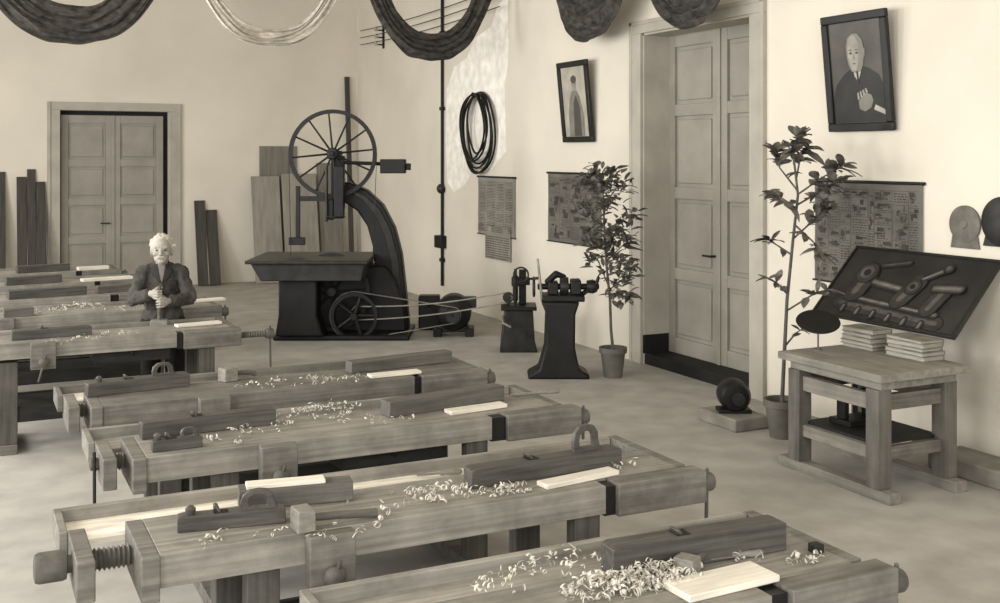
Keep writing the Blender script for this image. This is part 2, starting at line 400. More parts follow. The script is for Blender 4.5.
# ------------------------------------------------------------------ things on the benches
def seat(p1, p2, w, bi=None, z=BH):
    a = at_z(*p1, z); b = at_z(*p2, z); d = b - a; ang = math.atan2(d.y, d.x); L = d.length
    ang = max(-.16, min(.16, ang))
    c = (a + b) / 2 + Vector((-sin(ang), cos(ang), 0)) * (w / 2)
    if bi is not None:
        yf = B[bi][2]; h = w / 2 * cos(ang) + L / 2 * abs(sin(ang))
        if 2 * h > .38: ang = 0; h = w / 2
        c.y = min(max(c.y, yf + h + .005), yf + DK - .005 - h)
    c.z = z + .001
    return c, L, ang
def board(name, label, cat, p1, p2, w, h, mt, bi, z=BH, grp=None, dy=0):
    c, L, a = seat(p1, p2, w, bi, z); c.y += dy
    o = MB().box(-L / 2, L / 2, -w / 2, w / 2, 0, h).build(name, mt, None, min(.003, h / 4), loc=c, rz=a)
    return tag(o, label, cat, grp)
def wplane(label, p1, p2, bi, w=.07, h=.065, kind='closed', z=BH, dy=0):
    c, L, a = seat(p1, p2, w, bi, z); c.y += dy
    t = thing('hand_plane', label, 'hand plane', c, a, 'wooden hand planes on the benches')
    m = MB(); th = -L * .08
    m.prism([(-L / 2, 0), (L / 2, 0), (L / 2, h * .92), (L / 2 - .02, h), (-L / 2 + .02, h), (-L / 2, h * .92)], -w / 2, w / 2)
    m.build('body', M['plane'], t, .003)
    # mouth recess shown by a dark inlay, iron and wedge rising from it
    MB().box(th - .035, th + .018, -w * .34, w * .34, h - .002, h + .0012).build('mouth', M['dark'], t)
    k = Matrix.Translation((th - .006, 0, h * .78)) @ R(math.radians(-42), 'Y')
    MB().box(-.004, .001, -w * .30, w * .30, -.005, .040, k).build('iron', M['iron2'], t)
    MB().prism([(.002, 0), (.014, .036), (.011, .046), (.002, .048)], -w * .28, w * .28, k).build('wedge', M['tote'], t, .002)
    def dhandle(x, q, hh):   # closed saw-style handle: outer and inner outlines bridged
        outer = [(-.062, 0), (-.066, .35), (-.058, .70), (-.034, .95), (.002, 1.0), (.034, .93), (.052, .70), (.056, .35), (.07, 0)]
        inner = [(-.034, .16), (-.038, .40), (-.032, .62), (-.018, .74), (.002, .76), (.018, .70), (.026, .56), (.028, .36), (.030, .16)]
        m = MB(); R4 = []
        for pts, y in ((outer, -.012), (outer, .012), (inner, -.012), (inner, .012)):
            R4.append([m.bm.verts.new((x + px * q, y, h - .003 + pz * hh)) for px, pz in pts])
        n = len(outer)
        for i in range(n):
            j = (i + 1) % n
            m.bm.faces.new((R4[0][i], R4[0][j], R4[2][j], R4[2][i])); m.bm.faces.new((R4[1][i], R4[3][i], R4[3][j], R4[1][j]))
            m.bm.faces.new((R4[0][i], R4[1][i], R4[1][j], R4[0][j])); m.bm.faces.new((R4[2][i], R4[2][j], R4[3][j], R4[3][i]))
        m.build('tote', M['tote'], t, .003)
    if kind == 'open': dhandle(L * .28, 1.05, .115)
    elif kind == 'closed':
        q = min(1, L / .36); dhandle(L * .25, q, .075 * q)
        MB().lathe([(.012, 0), (.018, .012), (.019, .022), (.01, .032), (.002, .034)], T(-L * .38, 0, h - .002), 14).build('knob', M['tote'], t)
    return t
def mallet(label, c, rz, hl=.26, head=(.075, .11, .085), upright=False):
    t = thing('mallet', label, 'mallet', c, rz, 'mallets on the benches')
    a, b, h = head
    MB().prism([(-a / 2, 0), (a / 2, .0), (a / 2 * .92, h), (-a / 2 * .92, h)], -b / 2, b / 2).build('head', M['mallet'], t, .005)
    if upright: MB().limb([(0, 0, h - .01), (0, 0, h + hl)], [.014, .016]).build('handle', M['timber'], t)
    else: MB().tube([(a / 2 - .01, 0, h * .5), (a / 2 + .1, 0, h * .4), (a / 2 + hl, 0, .017)], [.014, .015, .017], 12).build('handle', M['timber'], t)
    return t
def chisel(label, p1, p2, z=BH, bi=None, dy=0):
    c, L, a = seat(p1, p2, .024, bi, z); c.y += dy
    t = thing('chisel', label, 'chisel', c, a, 'chisels on the benches')
    MB().box(-L / 2, .0, -.009, .009, .009, .014).build('blade', M['steel'], t)
    MB().lathe([(.006, 0), (.011, .01), (.009, .03), (.012, L * .3), (.012, L * .46), (.006, L * .5)], T(-.004, 0, .012) @ R(PI / 2, 'Y'), 14).build('handle', M['mallet'], t)
    return t
def shavings(label, spots, z=BH, grp=None):
    """spots: (px,py,n,spread)"""
    m = MB()
    for px, py, n, sp in spots:
        c = at_z(px, py, z)
        for k in range(n):
            rr = sp * math.sqrt(random.random()); an = random.uniform(0, 2 * PI)
            p = c + Vector((rr * cos(an) * 1.3, rr * sin(an) * .7, 0))
            heap = max(0, 1 - rr / sp) * min(.055, .0006 * n)
            r = random.uniform(.003, .013); w = random.uniform(.003, .009); turns = random.uniform(.3, 1.8)
            p.z = z + r + .001 + heap * random.random()
            ax = random.uniform(0, PI); tilt = random.uniform(-.5, .5)
            mm = Matrix.Translation(p) @ R(ax, 'Z') @ R(tilt, 'Y')
            K = int(6 + turns * 7); pv = None; drift = random.uniform(-.05, .05); sh = random.uniform(-.45, .2)
            for i in range(K + 1):
                th = 2 * PI * turns * i / K; q = r * (1 + sh * i / K)
                a = m.bm.verts.new(mm @ Vector((drift * (i / K - .5) - w / 2, q * cos(th), q * sin(th))))
                b = m.bm.verts.new(mm @ Vector((drift * (i / K - .5) + w / 2, q * cos(th), q * sin(th))))
                if pv: m.bm.faces.new((pv[0], pv[1], b, a))
                pv = (a, b)
    for v in m.bm.verts:
        if v.co.z < z + .0005: v.co.z = z + .0005 + random.random() * .001
    o = m.build('wood_shavings', M['shav'])
    return tag(o, label, 'shavings', grp, 'stuff')

GB = 'fresh pale boards on the benches'; GT = 'squared timbers on the benches'
# bench 0 (nearest)
wplane('long thick plane without handle on the nearest workbench behind the shavings', (595, 568), (765, 540), 0, .085, .10, 'plain')
mallet('small mallet block half buried in shavings on the nearest workbench', at_z(676, 569, BH) + Vector((0, -.06, .001)), .5, .10, (.07, .07, .06))
chisel('chisel lying in front of the thick plane on the nearest workbench', (695, 560), (757, 553), BH, 0, -.045)
board('pale_board', 'short wide pale board at the front of the nearest workbench', 'board', (690, 604), (780, 582), .14, .022, M['fresh'], None, grp=GB)
shavings('big heap of curled wood shavings on the nearest workbench', [(648, 578, 330, .15), (615, 588, 140, .14), (678, 583, 80, .08), (530, 580, 36, .16), (565, 560, 26, .12), (745, 562, 10, .06), (805, 562, 16, .07)])
tag(MB().box(-.02, .02, -.02, .02, 0, .03).build('bench_dog', M['benchd'], None, .004, loc=at_z(816, 552, BH)), 'small dark peg standing on the right end of the nearest workbench', 'peg')
# bench 1
wplane('low smoothing plane at the left end of the bench with the mallet', (176, 530), (284, 522), 1, .065, .055, 'closed', dy=-.03)
board('timber', 'squared timber with a pale board on top, behind the smoothing plane', 'timber', (238, 510), (352, 500), .09, .075, M['timber'], 1, grp=GT, dy=.02)
c, L, a = seat((238, 510), (352, 500), .09, 1)
o = MB().box(-.15, .15, -.035, .035, 0, .016).build('pale_board', M['fresh'], None, .003, loc=c + Vector((-.04, .02, .0755)), rz=a)
tag(o, 'pale board lying on top of the squared timber', 'board', GB)
mallet('mallet with a square head and long handle on the second bench', at_z(303, 530, BH) + Vector((0, .0, .001)), .06, .25, (.07, .09, .08))
chisel('chisel in the white tray of the second bench', (420, 474), (462, 480), .754)
wplane('long jointer plane with a tall closed handle on the second bench', (472, 490), (622, 466), 1, .08, .08, 'open')
board('pale_board', 'pale board in front of the long jointer plane with tall handle', 'board', (545, 489), (617, 474), .075, .02, M['fresh'], 1, grp=GB, dy=-.02)
shavings('scattered shavings in the middle of the second bench', [(445, 494, 40, .14), (505, 492, 40, .09), (400, 502, 26, .2), (625, 466, 10, .06), (330, 532, 14, .18), (230, 540, 8, .12)])
# bench 2
wplane('long plane at the left end of the third bench', (142, 440), (276, 424), 2, .08, .08, 'plain', dy=.02)
wplane('small smoothing plane in front of the long plane on the third bench', (152, 452), (202, 446), 2, .055, .05, 'closed', dy=-.02)
board('timber', 'long squared timber at the right of the third bench', 'timber', (380, 412), (490, 394), .10, .08, M['timber'], 2, grp=GT, dy=.02)
board('pale_board', 'pale board beside the long timber on the third bench', 'board', (450, 415), (506, 407), .08, .02, M['fresh'], 2, grp=GB, dy=-.02)
chisel('chisel past the long timber at the right end of the third bench', (500, 388), (548, 392), BH, 2)
shavings('scattered shavings in the middle of the third bench', [(300, 417, 50, .22), (330, 408, 28, .14), (440, 402, 10, .10), (260, 430, 22, .14), (380, 420, 18, .16), (220, 442, 14, .14)])
# bench 3
wplane('plane with a long body at the left end of the fourth bench', (88, 398), (190, 386), 3, .085, .075, 'closed')
mallet('mallet block standing alone in the middle of the fourth bench', at_z(228, 381, BH) + Vector((0, 0, .001)), .3, .14, (.09, .09, .08))
board('timber', 'squared timber at the right of the fourth bench', 'timber', (350, 373), (450, 361), .09, .07, M['timber'], 3, grp=GT, dy=.02)
board('pale_board', 'pale board in front of the timber on the fourth bench', 'board', (370, 378), (420, 373), .08, .018, M['fresh'], 3, grp=GB, dy=-.03)
shavings('thin scatter of shavings on the fourth bench', [(300, 383, 28, .22), (340, 381, 18, .15), (260, 384, 14, .12)])
# bench 4 and behind
board('pale_board', 'narrow pale board on the bench the man leans on', 'board', (178, 328), (222, 324), .09, .02, M['fresh'], 4, grp=GB)
wplane('hand plane at the far left of the bench the man leans on', (12, 341), (92, 335), 4, .08, .07, 'plain')
shavings('fine shavings on the bench the man leans on', [(110, 335, 22, .2), (60, 342, 16, .2)])
shavings('pale shavings on the bench behind the man', [(45, 312, 50, .18), (80, 307, 50, .16), (120, 309, 16, .2)])
board('pale_board', 'pale board at the right end of the bench behind the man', 'board', (185, 303), (222, 299), .1, .022, M['fresh'], 5, grp=GB)
board('timber', 'squared timber at the far left of the bench behind the man', 'timber', (4, 318), (34, 316), .1, .07, M['timber'], 5, grp=GT)
board('timber', 'dark timber lying left on the third bench from the back wall', 'timber', (10, 302), (88, 296), .12, .08, M['plane'], 6, grp=GT)
board('timber', 'timber in the middle of the third bench from the back wall', 'timber', (98, 294), (150, 290), .10, .07, M['timber'], 6, grp=GT)
board('pale_board', 'pale board on the second bench from the back wall', 'board', (85, 283), (132, 279), .12, .03, M['fresh'], 7, grp=GB)
board('timber', 'dark timber on the second bench from the back wall', 'timber', (10, 288), (60, 283), .1, .08, M['plane'], 7, grp=GT)
board('timber', 'dark timber lying on the rearmost bench', 'timber', (20, 276), (70, 272), .1, .08, M['plane'], 8, grp=GT)
board('pale_board', 'small pale board on the rearmost bench', 'board', (80, 272), (110, 270), .1, .04, M['fresh'], 8, grp=GB)

# ------------------------------------------------------------------ the man
MX, MY, MRZ = 1.50, 9.46, -.22
per = thing('person', 'elderly white-haired man in a dark jacket resting both hands on an upright mallet', 'person', (MX, MY, 0), MRZ)
hz = 1.362; hy = -.12
def arm(sd):
    sh = (sd * .15, -.04, 1.185); el = (sd * .225, -.13, .965)
    wr = (sd * .070, -.325, .975 if sd > 0 else 1.04)
    return sh, el, wr
m = MB()
m.ell((0, hy, hz + .02), (.078, .094, .096)); m.ell((0, hy - .02, hz - .048), (.062, .070, .058)); m.ell((0, hy - .058, hz - .078), (.030, .028, .026))
m.limb([(0, hy - .09, hz + .02), (0, hy - .112, hz - .016)], [.010, .016]); m.ell((0, hy - .104, hz - .018), (.020, .013, .010))
m.ell((-.034, hy - .078, hz + .035), (.024, .014, .008)); m.ell((.034, hy - .078, hz + .035), (.024, .014, .008))
m.ell((-.042, hy - .06, hz - .020), (.026, .022, .020)); m.ell((.042, hy - .06, hz - .020), (.026, .022, .020))
m.ell((0, hy - .086, hz - .056), (.022, .010, .006))
for sd in (-1, 1): m.ell((sd * .080, hy + .01, hz - .005), (.011, .022, .034))
m.limb([(0, -.03, 1.18), (0, -.06, 1.24), (0, hy + .02, hz - .05)], [.056, .050, .050])
m.limb([(0, .05, .78), (0, .04, .95), (0, .0, 1.10)], [.10, .09, .085])
for sd in (-1, 1):
    sh, el, wr = arm(sd)
    m.limb([(sd * .07, -.01, 1.14), sh, el, wr], [.05, .042, .036, .026])
    z = wr[2]
    W = Vector(wr); H = Vector((0, -.40, z))
    m.limb([W, W.lerp(H, .5) + Vector((sd * .014, 0, 0))], [.026, .028]); m.ell(W.lerp(H, .60) + Vector((sd * .016, 0, 0)), (.020, .038, .040))
    for k in range(4):
        fz = z + .033 - .0215 * k; ln = [.92, 1.0, .97, .8][k]
        m.limb([(sd * .034, -.375, fz), (sd * .034, -.385 - .036 * ln, fz), (sd * .010, -.385 - .054 * ln, fz - .002), (-sd * .020 * ln, -.385 - .040 * ln, fz - .004)], [.0095, .0092, .0086, .0076], 10)
    m.limb([(sd * .03, -.352, z + .034), (sd * .008, -.362, z + .050), (-sd * .018, -.386, z + .050)], [.013, .011, .009], 10)
for sd in (-1, 1): m.limb([(sd * .09, .05, .76), (sd * .10, .02, .42), (sd * .11, .05, .09)], [.085, .06, .042]); 
m.blob('body', M['skin'], per, .004, 2)
bd = per.children[0]
for sd in (-1, 1): MB().ell((sd * .032, hy - .084, hz + .012), (.011, .008, .006)).build('eye', M['eye'], bd)
# soft short hair, brows, small moustache
m = MB(); rr = random.Random(5)
m.ell((0, hy + .030, hz + .045), (.087, .092, .086))
for k in range(80):
    a = rr.uniform(0, 2 * PI); e = rr.uniform(.0, 1.5)
    d = Vector((cos(a) * cos(e) * .086, sin(a) * cos(e) * .088, sin(e) * .090))
    if d.y < -.04 and d.z < .062: continue
    p = Vector((0, hy + .022, hz + .038)) + d
    q = p + d.normalized() * rr.uniform(.002, .010) + Vector((rr.uniform(-.02, .02), rr.uniform(-.01, .02), rr.uniform(-.012, .006)))
    m.limb([p, q], [.017, .011], 8)
for sd in (-1, 1): m.ell((sd * .076, hy + .03, hz + .0), (.017, .042, .048))
m.blob('hair', M['hair'], per, .0055, 2)
m = MB()
for sd in (-1, 1): m.limb([(0, hy - .098, hz - .040), (sd * .020, hy - .095, hz - .044), (sd * .036, hy - .084, hz - .052)], [.0085, .008, .004])
m.blob('moustache', M['hair'], per, .004, 1)
for sd in (-1, 1): MB().limb([(sd * .018, hy - .092, hz + .036), (sd * .046, hy - .082, hz + .034)], [.0032, .0028]).build('eyebrow', M['hair'], per)
# work jacket
m = MB()
JK = (((0, .05, .80), (.170, .138, .16)), ((0, .035, .95), (.162, .132, .19)), ((0, .0, 1.08), (.162, .126, .14)), ((0, -.02, 1.16), (.15, .095, .075)), ((0, -.05, 1.235), (.064, .062, .035)))
for c_, r_ in JK: m.ell(c_, r_)
m.limb([(0, -.03, 1.18), (0, -.05, 1.25)], [.076, .062])
for sd in (-1, 1):
    sh, el, wr = arm(sd); W = Vector(wr); E = Vector(el)
    m.limb([(sd * .05, -.03, 1.215), (sd * .10, -.03, 1.195), sh, el, E.lerp(W, .88)], [.052, .056, .057, .054, .044])
    m.ell(E.lerp(W, .86), (.049, .049, .049))
m.ell((0, .06, .68), (.185, .150, .10))
jo = m.blob('jacket', M['jacket'], per, .008, 2)
tx = bpy.data.textures.new('cloth_creases', 'CLOUDS'); tx.noise_scale = .06; tx.noise_depth = 2
dm = jo.modifiers.new('creases', 'DISPLACE'); dm.texture = tx; dm.strength = .040; dm.mid_level = .5; dm.texture_coords = 'LOCAL'
def front_y(x, z):   # jacket front surface
    y = 1
    for c, r in JK:
        q = 1 - ((x - c[0]) / r[0]) ** 2 - ((z - c[2]) / r[2]) ** 2
        if q > 0: y = min(y, c[1] - r[1] * math.sqrt(q))
    return y if y < 1 else -.06
def patch(name, outline, mt, off=.006, N=10):
    m = MB(); g = []
    for z, x0, x1 in outline:
        g.append([m.bm.verts.new((x0 + (x1 - x0) * i / N, front_y(x0 + (x1 - x0) * i / N, z) - off, z)) for i in range(N + 1)])
    for A, Bq in zip(g, g[1:]):
        for i in range(N): m.bm.faces.new((A[i], A[i + 1], Bq[i + 1], Bq[i]))
    o = m.build(name, mt, per); s = o.modifiers.new('solid', 'SOLIDIFY'); s.thickness = .010; s.offset = 0
for sd in (-1, 1):
    patch('lapel', [(1.255, sd * .026, sd * .054), (1.215, sd * .026, sd * .085), (1.18, sd * .02, sd * .082), (1.14, sd * .012, sd * .05), (1.10, sd * .004, sd * .012)], M['lapel'], .014)
patch('shirt', [(1.25, -.028, .028), (1.215, -.026, .026), (1.18, -.02, .02), (1.14, -.012, .012), (1.105, -.003, .003)], M['shirt'], .010)
patch('placket', [(1.10 - .033 * k, .004, .016) for k in range(11)], M['lapel'], .011, 3)
patch('breast_pocket', [(1.12, .055, .115), (1.08, .055, .115), (1.05, .057, .112), (1.035, .07, .10)], M['lapel'], .011)
for z in (1.06, .98, .90, .82): MB().ell((-.012, front_y(-.012, z) - .013, z), (.008, .005, .008)).build('button', M['eye'], per)
m = MB()
for sd in (-1, 1): m.limb([(sd * .08, .05, .74), (sd * .095, .03, .45), (sd * .105, .05, .07)], [.11, .085, .072])
m.ell((0, .05, .74), (.155, .12, .12))
m.blob('trousers', M['trouser'], per, .01, 4)
for sd in (-1, 1):
    m = MB(); m.ell((sd * .11, -.03, .04), (.045, .12, .04)); m.ell((sd * .11, .05, .05), (.043, .05, .05)); m.blob('shoe', M['shoe'], per, .008, 2)
hp = Matrix.Translation((MX, MY, 0)) @ R(MRZ, 'Z') @ Vector((0, -.40, 0))
mallet('upright mallet whose handle the man grips', (hp.x, hp.y, .753), MRZ, .255, (.14, .09, .085), True)

# ------------------------------------------------------------------ band saw
bs0 = at_z(345, 335, 0); RZ = -TH
saw = thing('band_saw', 'tall cast-iron band saw with a big spoked upper wheel and curved arm', 'band saw', bs0, RZ)
SCL = 84.0
def P(px, py): return ((px - 345) / SCL, (335 - py) / SCL)
m = MB()
out = [(408, 336), (408, 322), (405, 290), (401, 255), (394, 228), (382, 205), (366, 190), (348, 182), (334, 182)]
inn = [(332, 200), (344, 203), (356, 211), (366, 226), (372, 248), (374, 275), (366, 300), (350, 318), (346, 336)]
m.prism([P(*p) for p in out + inn], .10, .34); m.build('frame', M['iron'], saw, .02)
m = MB(); m.prism([P(*p) for p in [(404, 322), (401, 290), (397, 255), (390, 230), (379, 209), (364, 195), (352, 190), (352, 194), (362, 200), (374, 215), (384, 235), (390, 260), (393, 290), (395, 322)]], .075, .10)
m.build('frame_rib', M['iron2'], saw, .006)
m = MB(); m.box(-.78, .80, -.42, .5, 0, .06); m.prism([(-.74, .05), (.74, .05), (.70, .40), (.60, .66), (.48, .82), (-.74, .82), (-.76, .5)], -.05, .42); m.build('base', M['iron'], saw, .02)
def wheel(cx, cz, Rr, y, nsp, w=.06):
    m = MB()
    m.lathe([(Rr - .045, -w / 2), (Rr, -w / 2), (Rr, w / 2), (Rr - .045, w / 2)], T(cx, y, cz) @ R(PI / 2, 'X'), 64, True)
    o = m.build('wheel_rim', M['iron'], saw)
    MB().lathe([(.02, -.05), (.05, -.05), (.07, -.03), (.07, .03), (.05, .05), (.02, .05)], T(cx, y, cz) @ R(PI / 2, 'X'), 24).build('hub', M['iron2'], o)
    m = MB()
    for i in range(nsp):
        a = 2 * PI * i / nsp + .1
        m.cyl((cx + .05 * cos(a), y, cz + .05 * sin(a)), (cx + (Rr - .02) * cos(a), y, cz + (Rr - .02) * sin(a)), .013, .010, 8)
    m.build('spokes', M['iron'], o)
    return o
wx, wz = P(333, 153)
wheel(wx, wz, .525, -.02, 12)
wheel(wx, .53, .46, -.11, 8)
m = MB(); m.box(wx - .03, wx + .13, .03, .12, 1.5, 2.14); m.box(wx - .07, wx + .02, -.10, .05, 1.38, 1.62); m.box(wx - .06, wx + .1, -.02, .1, 2.1, 2.2); m.box(wx + .03, wx + .15, -.16, -.06, 1.40, 2.02)
m.cyl((wx, .12, wz), (wx, -.14, wz), .035); m.build('wheel_slide', M['iron'], saw, .01)
MB().cyl((wx - .06, -.12, 1.36), (wx - .06, -.12, 2.0), .018).build('tension_screw', M['iron2'], saw)
MB().ring((wx + .05, -.10, 1.42), .10, .012, None, 24).build('hand_wheel', M['iron2'], saw)
m = MB(); m.cyl((wx + .1, .07, 2.06), (.55, .07, 2.04), .022); wt = m.build('balance_arm', M['iron'], saw)
m = MB(); m.box(.42, .72, -.02, .16, 1.93, 2.10); m.box(.72, .78, .02, .12, 1.97, 2.05); m.build('balance_weight', M['iron'], saw, .01)
# blade loop
m = MB(); pts = []
for i in range(25): a = PI * i / 24; pts.append((wx + .527 * cos(a), wz + .527 * sin(a), -.035))
for i in range(25): a = PI + PI * i / 24; pts.append((wx + .527 * cos(a) * .9, .53 + .472 * sin(a), -.125))
A = [m.bm.verts.new((x, y, z)) for x, z, y in pts]; Bv = [m.bm.verts.new((x, y + .03, z)) for x, z, y in pts]
for i in range(len(pts)): j = (i + 1) % len(pts); m.bm.faces.new((A[i], A[j], Bv[j], Bv[i]))
o = m.build('saw_blade', M['iron2'], saw); o.modifiers.new('solid', 'SOLIDIFY').thickness = .004
gx = P(298, 240)[0]
m = MB(); m.box(gx - .02, gx + .03, -.06, -.01, 1.12, 1.78); m.box(gx - .10, gx + .09, -.08, .0, 1.08, 1.17); m.build('blade_guide', M['iron'], saw, .006)
m = MB(); m.box(gx, wx, -.055, -.03, 1.60, 1.66); m.build('guide_bar', M['iron'], saw)
m = MB(); m.box(-1.02, .36, -.78, .42, .92, .96); m.prism([(-.98, .92), (.32, .92), (.28, .72), (-.86, .72)], -.68, .38); tb = m.build('saw_table', M['iron2'], saw, .01)
m = MB(); m.prism([(-.74, .06), (-.18, .06), (-.26, .30), (-.26, .73), (-.70, .73), (-.70, .3)], -.48, -.16); m.build('table_support', M['iron'], saw, .02)
px_, pz_ = P(358, 312)
m = MB(); m.lathe([(.235, -.06), (.275, -.06), (.28, 0), (.275, .06), (.235, .06)], T(px_, -.30, pz_) @ R(PI / 2, 'X'), 48, True)
pu = m.build('pulley', M['iron'], saw)
m = MB(); m.cyl((px_, -.38, pz_), (px_, .1, pz_), .04); 
for i in range(5): a = 2 * PI * i / 5; m.cyl((px_, -.30, pz_), (px_ + .24 * cos(a), -.30, pz_ + .24 * sin(a)), .025, n=8)
m.build('pulley_spokes', M['iron'], pu)
SM = Matrix.Translation(bs0) @ R(RZ, 'Z')
# electric motor
mr = SM @ Vector((1.30, .0, 0))
mo = thing('electric_motor', 'dark round electric motor on the floor driving the band saw belt', 'motor', mr, RZ)
m = MB(); m.lathe([(.05, -.22), (.15, -.20), (.20, -.15), (.21, -.13), (.21, .13), (.2, .15), (.15, .2), (.05, .22)], T(0, 0, .28) @ R(PI / 2, 'X'), 32); m.build('housing', M['iron'], mo)
m = MB(); m.box(-.24, -.14, -.15, .15, 0, .1); m.box(.14, .24, -.15, .15, 0, .1); m.box(-.18, .18, -.12, .12, .05, .12); m.build('feet', M['iron'], mo, .01)
m = MB(); m.lathe([(.02, -.06), (.085, -.06), (.09, 0), (.085, .06), (.02, .06)], T(0, -.30, .28) @ R(PI / 2, 'X'), 24); m.cyl((0, -.2, .28), (0, -.36, .28), .02); m.build('pulley', M['iron2'], mo)
MB().box(.10, .27, -.07, .07, .33, .46).build('terminal_box', M['iron2'], mo, .01)
# flat belt
m = MB(); loop = []
x2, z2 = 1.30, .28
for i in range(17): a = PI / 2 + PI * i / 16; loop.append((px_ + .287 * cos(a), pz_ + .287 * sin(a)))
for i in range(17): a = -PI / 2 + PI * i / 16; loop.append((x2 + .097 * cos(a), z2 + .097 * sin(a)))
A = [m.bm.verts.new((x, -.335, z)) for x, z in loop]; Bv = [m.bm.verts.new((x, -.265, z)) for x, z in loop]
for i in range(len(loop)): j = (i + 1) % len(loop); m.bm.faces.new((A[i], A[j], Bv[j], Bv[i]))
o = m.build('drive_belt', M['belt'], loc=bs0, rz=RZ); o.modifiers.new('solid', 'SOLIDIFY').thickness = .004
tag(o, 'flat leather drive belt stretched between the band saw pulley and the motor', 'belt')
sb = SM @ Vector((.98, .45, 0))
t = thing('starter_box', 'dark motor starter box on the floor between band saw and motor', 'starter box', sb, RZ)
MB().box(-.13, .13, -.1, .1, 0, .42).build('case', M['iron'], t, .015); MB().limb([(0, -.1, .3), (0, -.16, .34)], [.015, .02]).build('lever', M['iron2'], t)

# ------------------------------------------------------------------ small drill stand
p = at_z(519, 350, 0)
t = thing('mortising_machine', 'small drilling machine on a low block stand left of the tall pedestal machine', 'machine', p, RZ)
m = MB(); m.prism([(-.21, 0), (.2, 0), (.17, .12), (.15, .46), (-.16, .46), (-.2, .12)], -.17, .17); m.build('stand', M['iron2'], t, .012)
MB().box(-.20, .19, -.2, .2, .46, .50).build('table', M['iron'], t, .006)
m = MB(); m.box(.0, .08, .02, .12, .50, .88); m.box(-.08, .12, -.06, .1, .72, .80); m.build('column', M['iron'], t, .01)
MB().lathe([(.012, .50), (.02, .54), (.03, .56), (.03, .70), (.045, .72), (.045, .80), (.02, .83), (.015, .90)], T(-.04, -.04, 0), 16).build('spindle', M['iron2'], t)
MB().ring((.02, -.1, .84), .08, .010, R(PI / 2, 'X'), 24).build('hand_wheel', M['iron2'], t)
MB().limb([(.08, 0, .78), (.22, -.06, .80)], [.012, .016]).build('lever', M['iron2'], t)
MB().limb([(-.18, -.18, .4), (-.18, -.28, .34), (-.1, -.28, .3)], [.012, .012, .014]).build('crank', M['steel'], t)
DM = Matrix.Translation(p) @ R(RZ, 'Z')
MB().lathe([(.02, -.02), (.06, -.02), (.05, 0), (.06, .02), (.02, .02)], T(-.12, 0, .58) @ R(PI / 2, 'X'), 20).cyl((-.12, -.03, .58), (-.12, .08, .58), .012).cyl((-.12, .06, .50), (-.12, .06, .6), .015).build('belt_pulley', M['iron2'], t)
# thin round belt from the saw shaft to this machine
a0 = SM @ Vector((px_, -.24, pz_)); b0 = DM @ Vector((-.12, 0, .58)); dv = (b0 - a0); 
a1 = a0 + Vector((0, 0, .10)); a2 = a0 - Vector((0, 0, .06)); b1 = b0 + Vector((0, 0, .056)); b2 = b0 - Vector((0, 0, .056))
hd = Vector((dv.x, dv.y, 0)).normalized()
pts = [a0 - hd * .08 + Vector((0, 0, .02)), a1] + [a1.lerp(b1, k / 12) + Vector((0, 0, -.05 * sin(PI * k / 12))) for k in range(1, 12)] + [b1, b0 + hd * .056, b2] + [b2.lerp(a2, k / 12) + Vector((0, 0, -.04 * sin(PI * k / 12))) for k in range(1, 12)] + [a2]
o = MB().tube(pts, .008, 6, True).build('round_belt', M['belt']); tag(o, 'long thin round belt running from the band saw to the small drilling machine', 'belt')
# tall pedestal machine
p = at_z(558, 376, 0)
t = thing('pedestal_grinder', 'dark iron pedestal machine with flared foot and upright lever, beside the potted shrub', 'machine', p, RZ)
m = MB(); m.prism([(-.30, 0), (.30, 0), (.29, .04), (.20, .09), (.155, .3), (.16, .62), (.20, .74), (-.17, .74), (-.12, .62), (-.13, .3), (-.19, .09), (-.29, .04)], -.17, .17); m.build('pedestal', M['iron'], t, .02)
m = MB(); m.box(-.16, .25, -.16, .16, .74, .80); m.box(-.10, .0, -.1, .1, .80, .92); m.box(.12, .22, -.1, .1, .80, .94); m.cyl((-.2, 0, .87), (.40, 0, .87), .03); m.build('head', M['iron'], t, .012)
m = MB(); m.lathe([(.02, -.04), (.09, -.04), (.10, 0), (.09, .04), (.02, .04)], T(.06, 0, .87) @ R(PI / 2, 'Y'), 24); m.build('pulley', M['iron2'], t)
m = MB(); m.lathe([(.02, 0), (.06, 0), (.07, .06), (.05, .1), (.02, .11)], T(.28, 0, .87) @ R(PI / 2, 'Y'), 20); m.build('chuck', M['iron2'], t)
MB().limb([(.24, 0, .80), (.37, -.03, .90), (.39, -.03, .96)], [.025, .02, .015]).build('tool_rest', M['iron'], t)
MB().limb([(-.16, -.08, .76), (-.20, -.08, 1.14)], [.014, .011]).build('lever', M['steel'], t)
MB().limb([(-.10, .0, .92), (-.02, .0, .99), (.06, 0, .97)], [.03, .035, .02]).build('guard', M['iron'], t)
MB().ring((-.235, -.02, .87), .09, .012, R(PI / 2, 'Y'), 28).build('hand_wheel', M['iron2'], t)

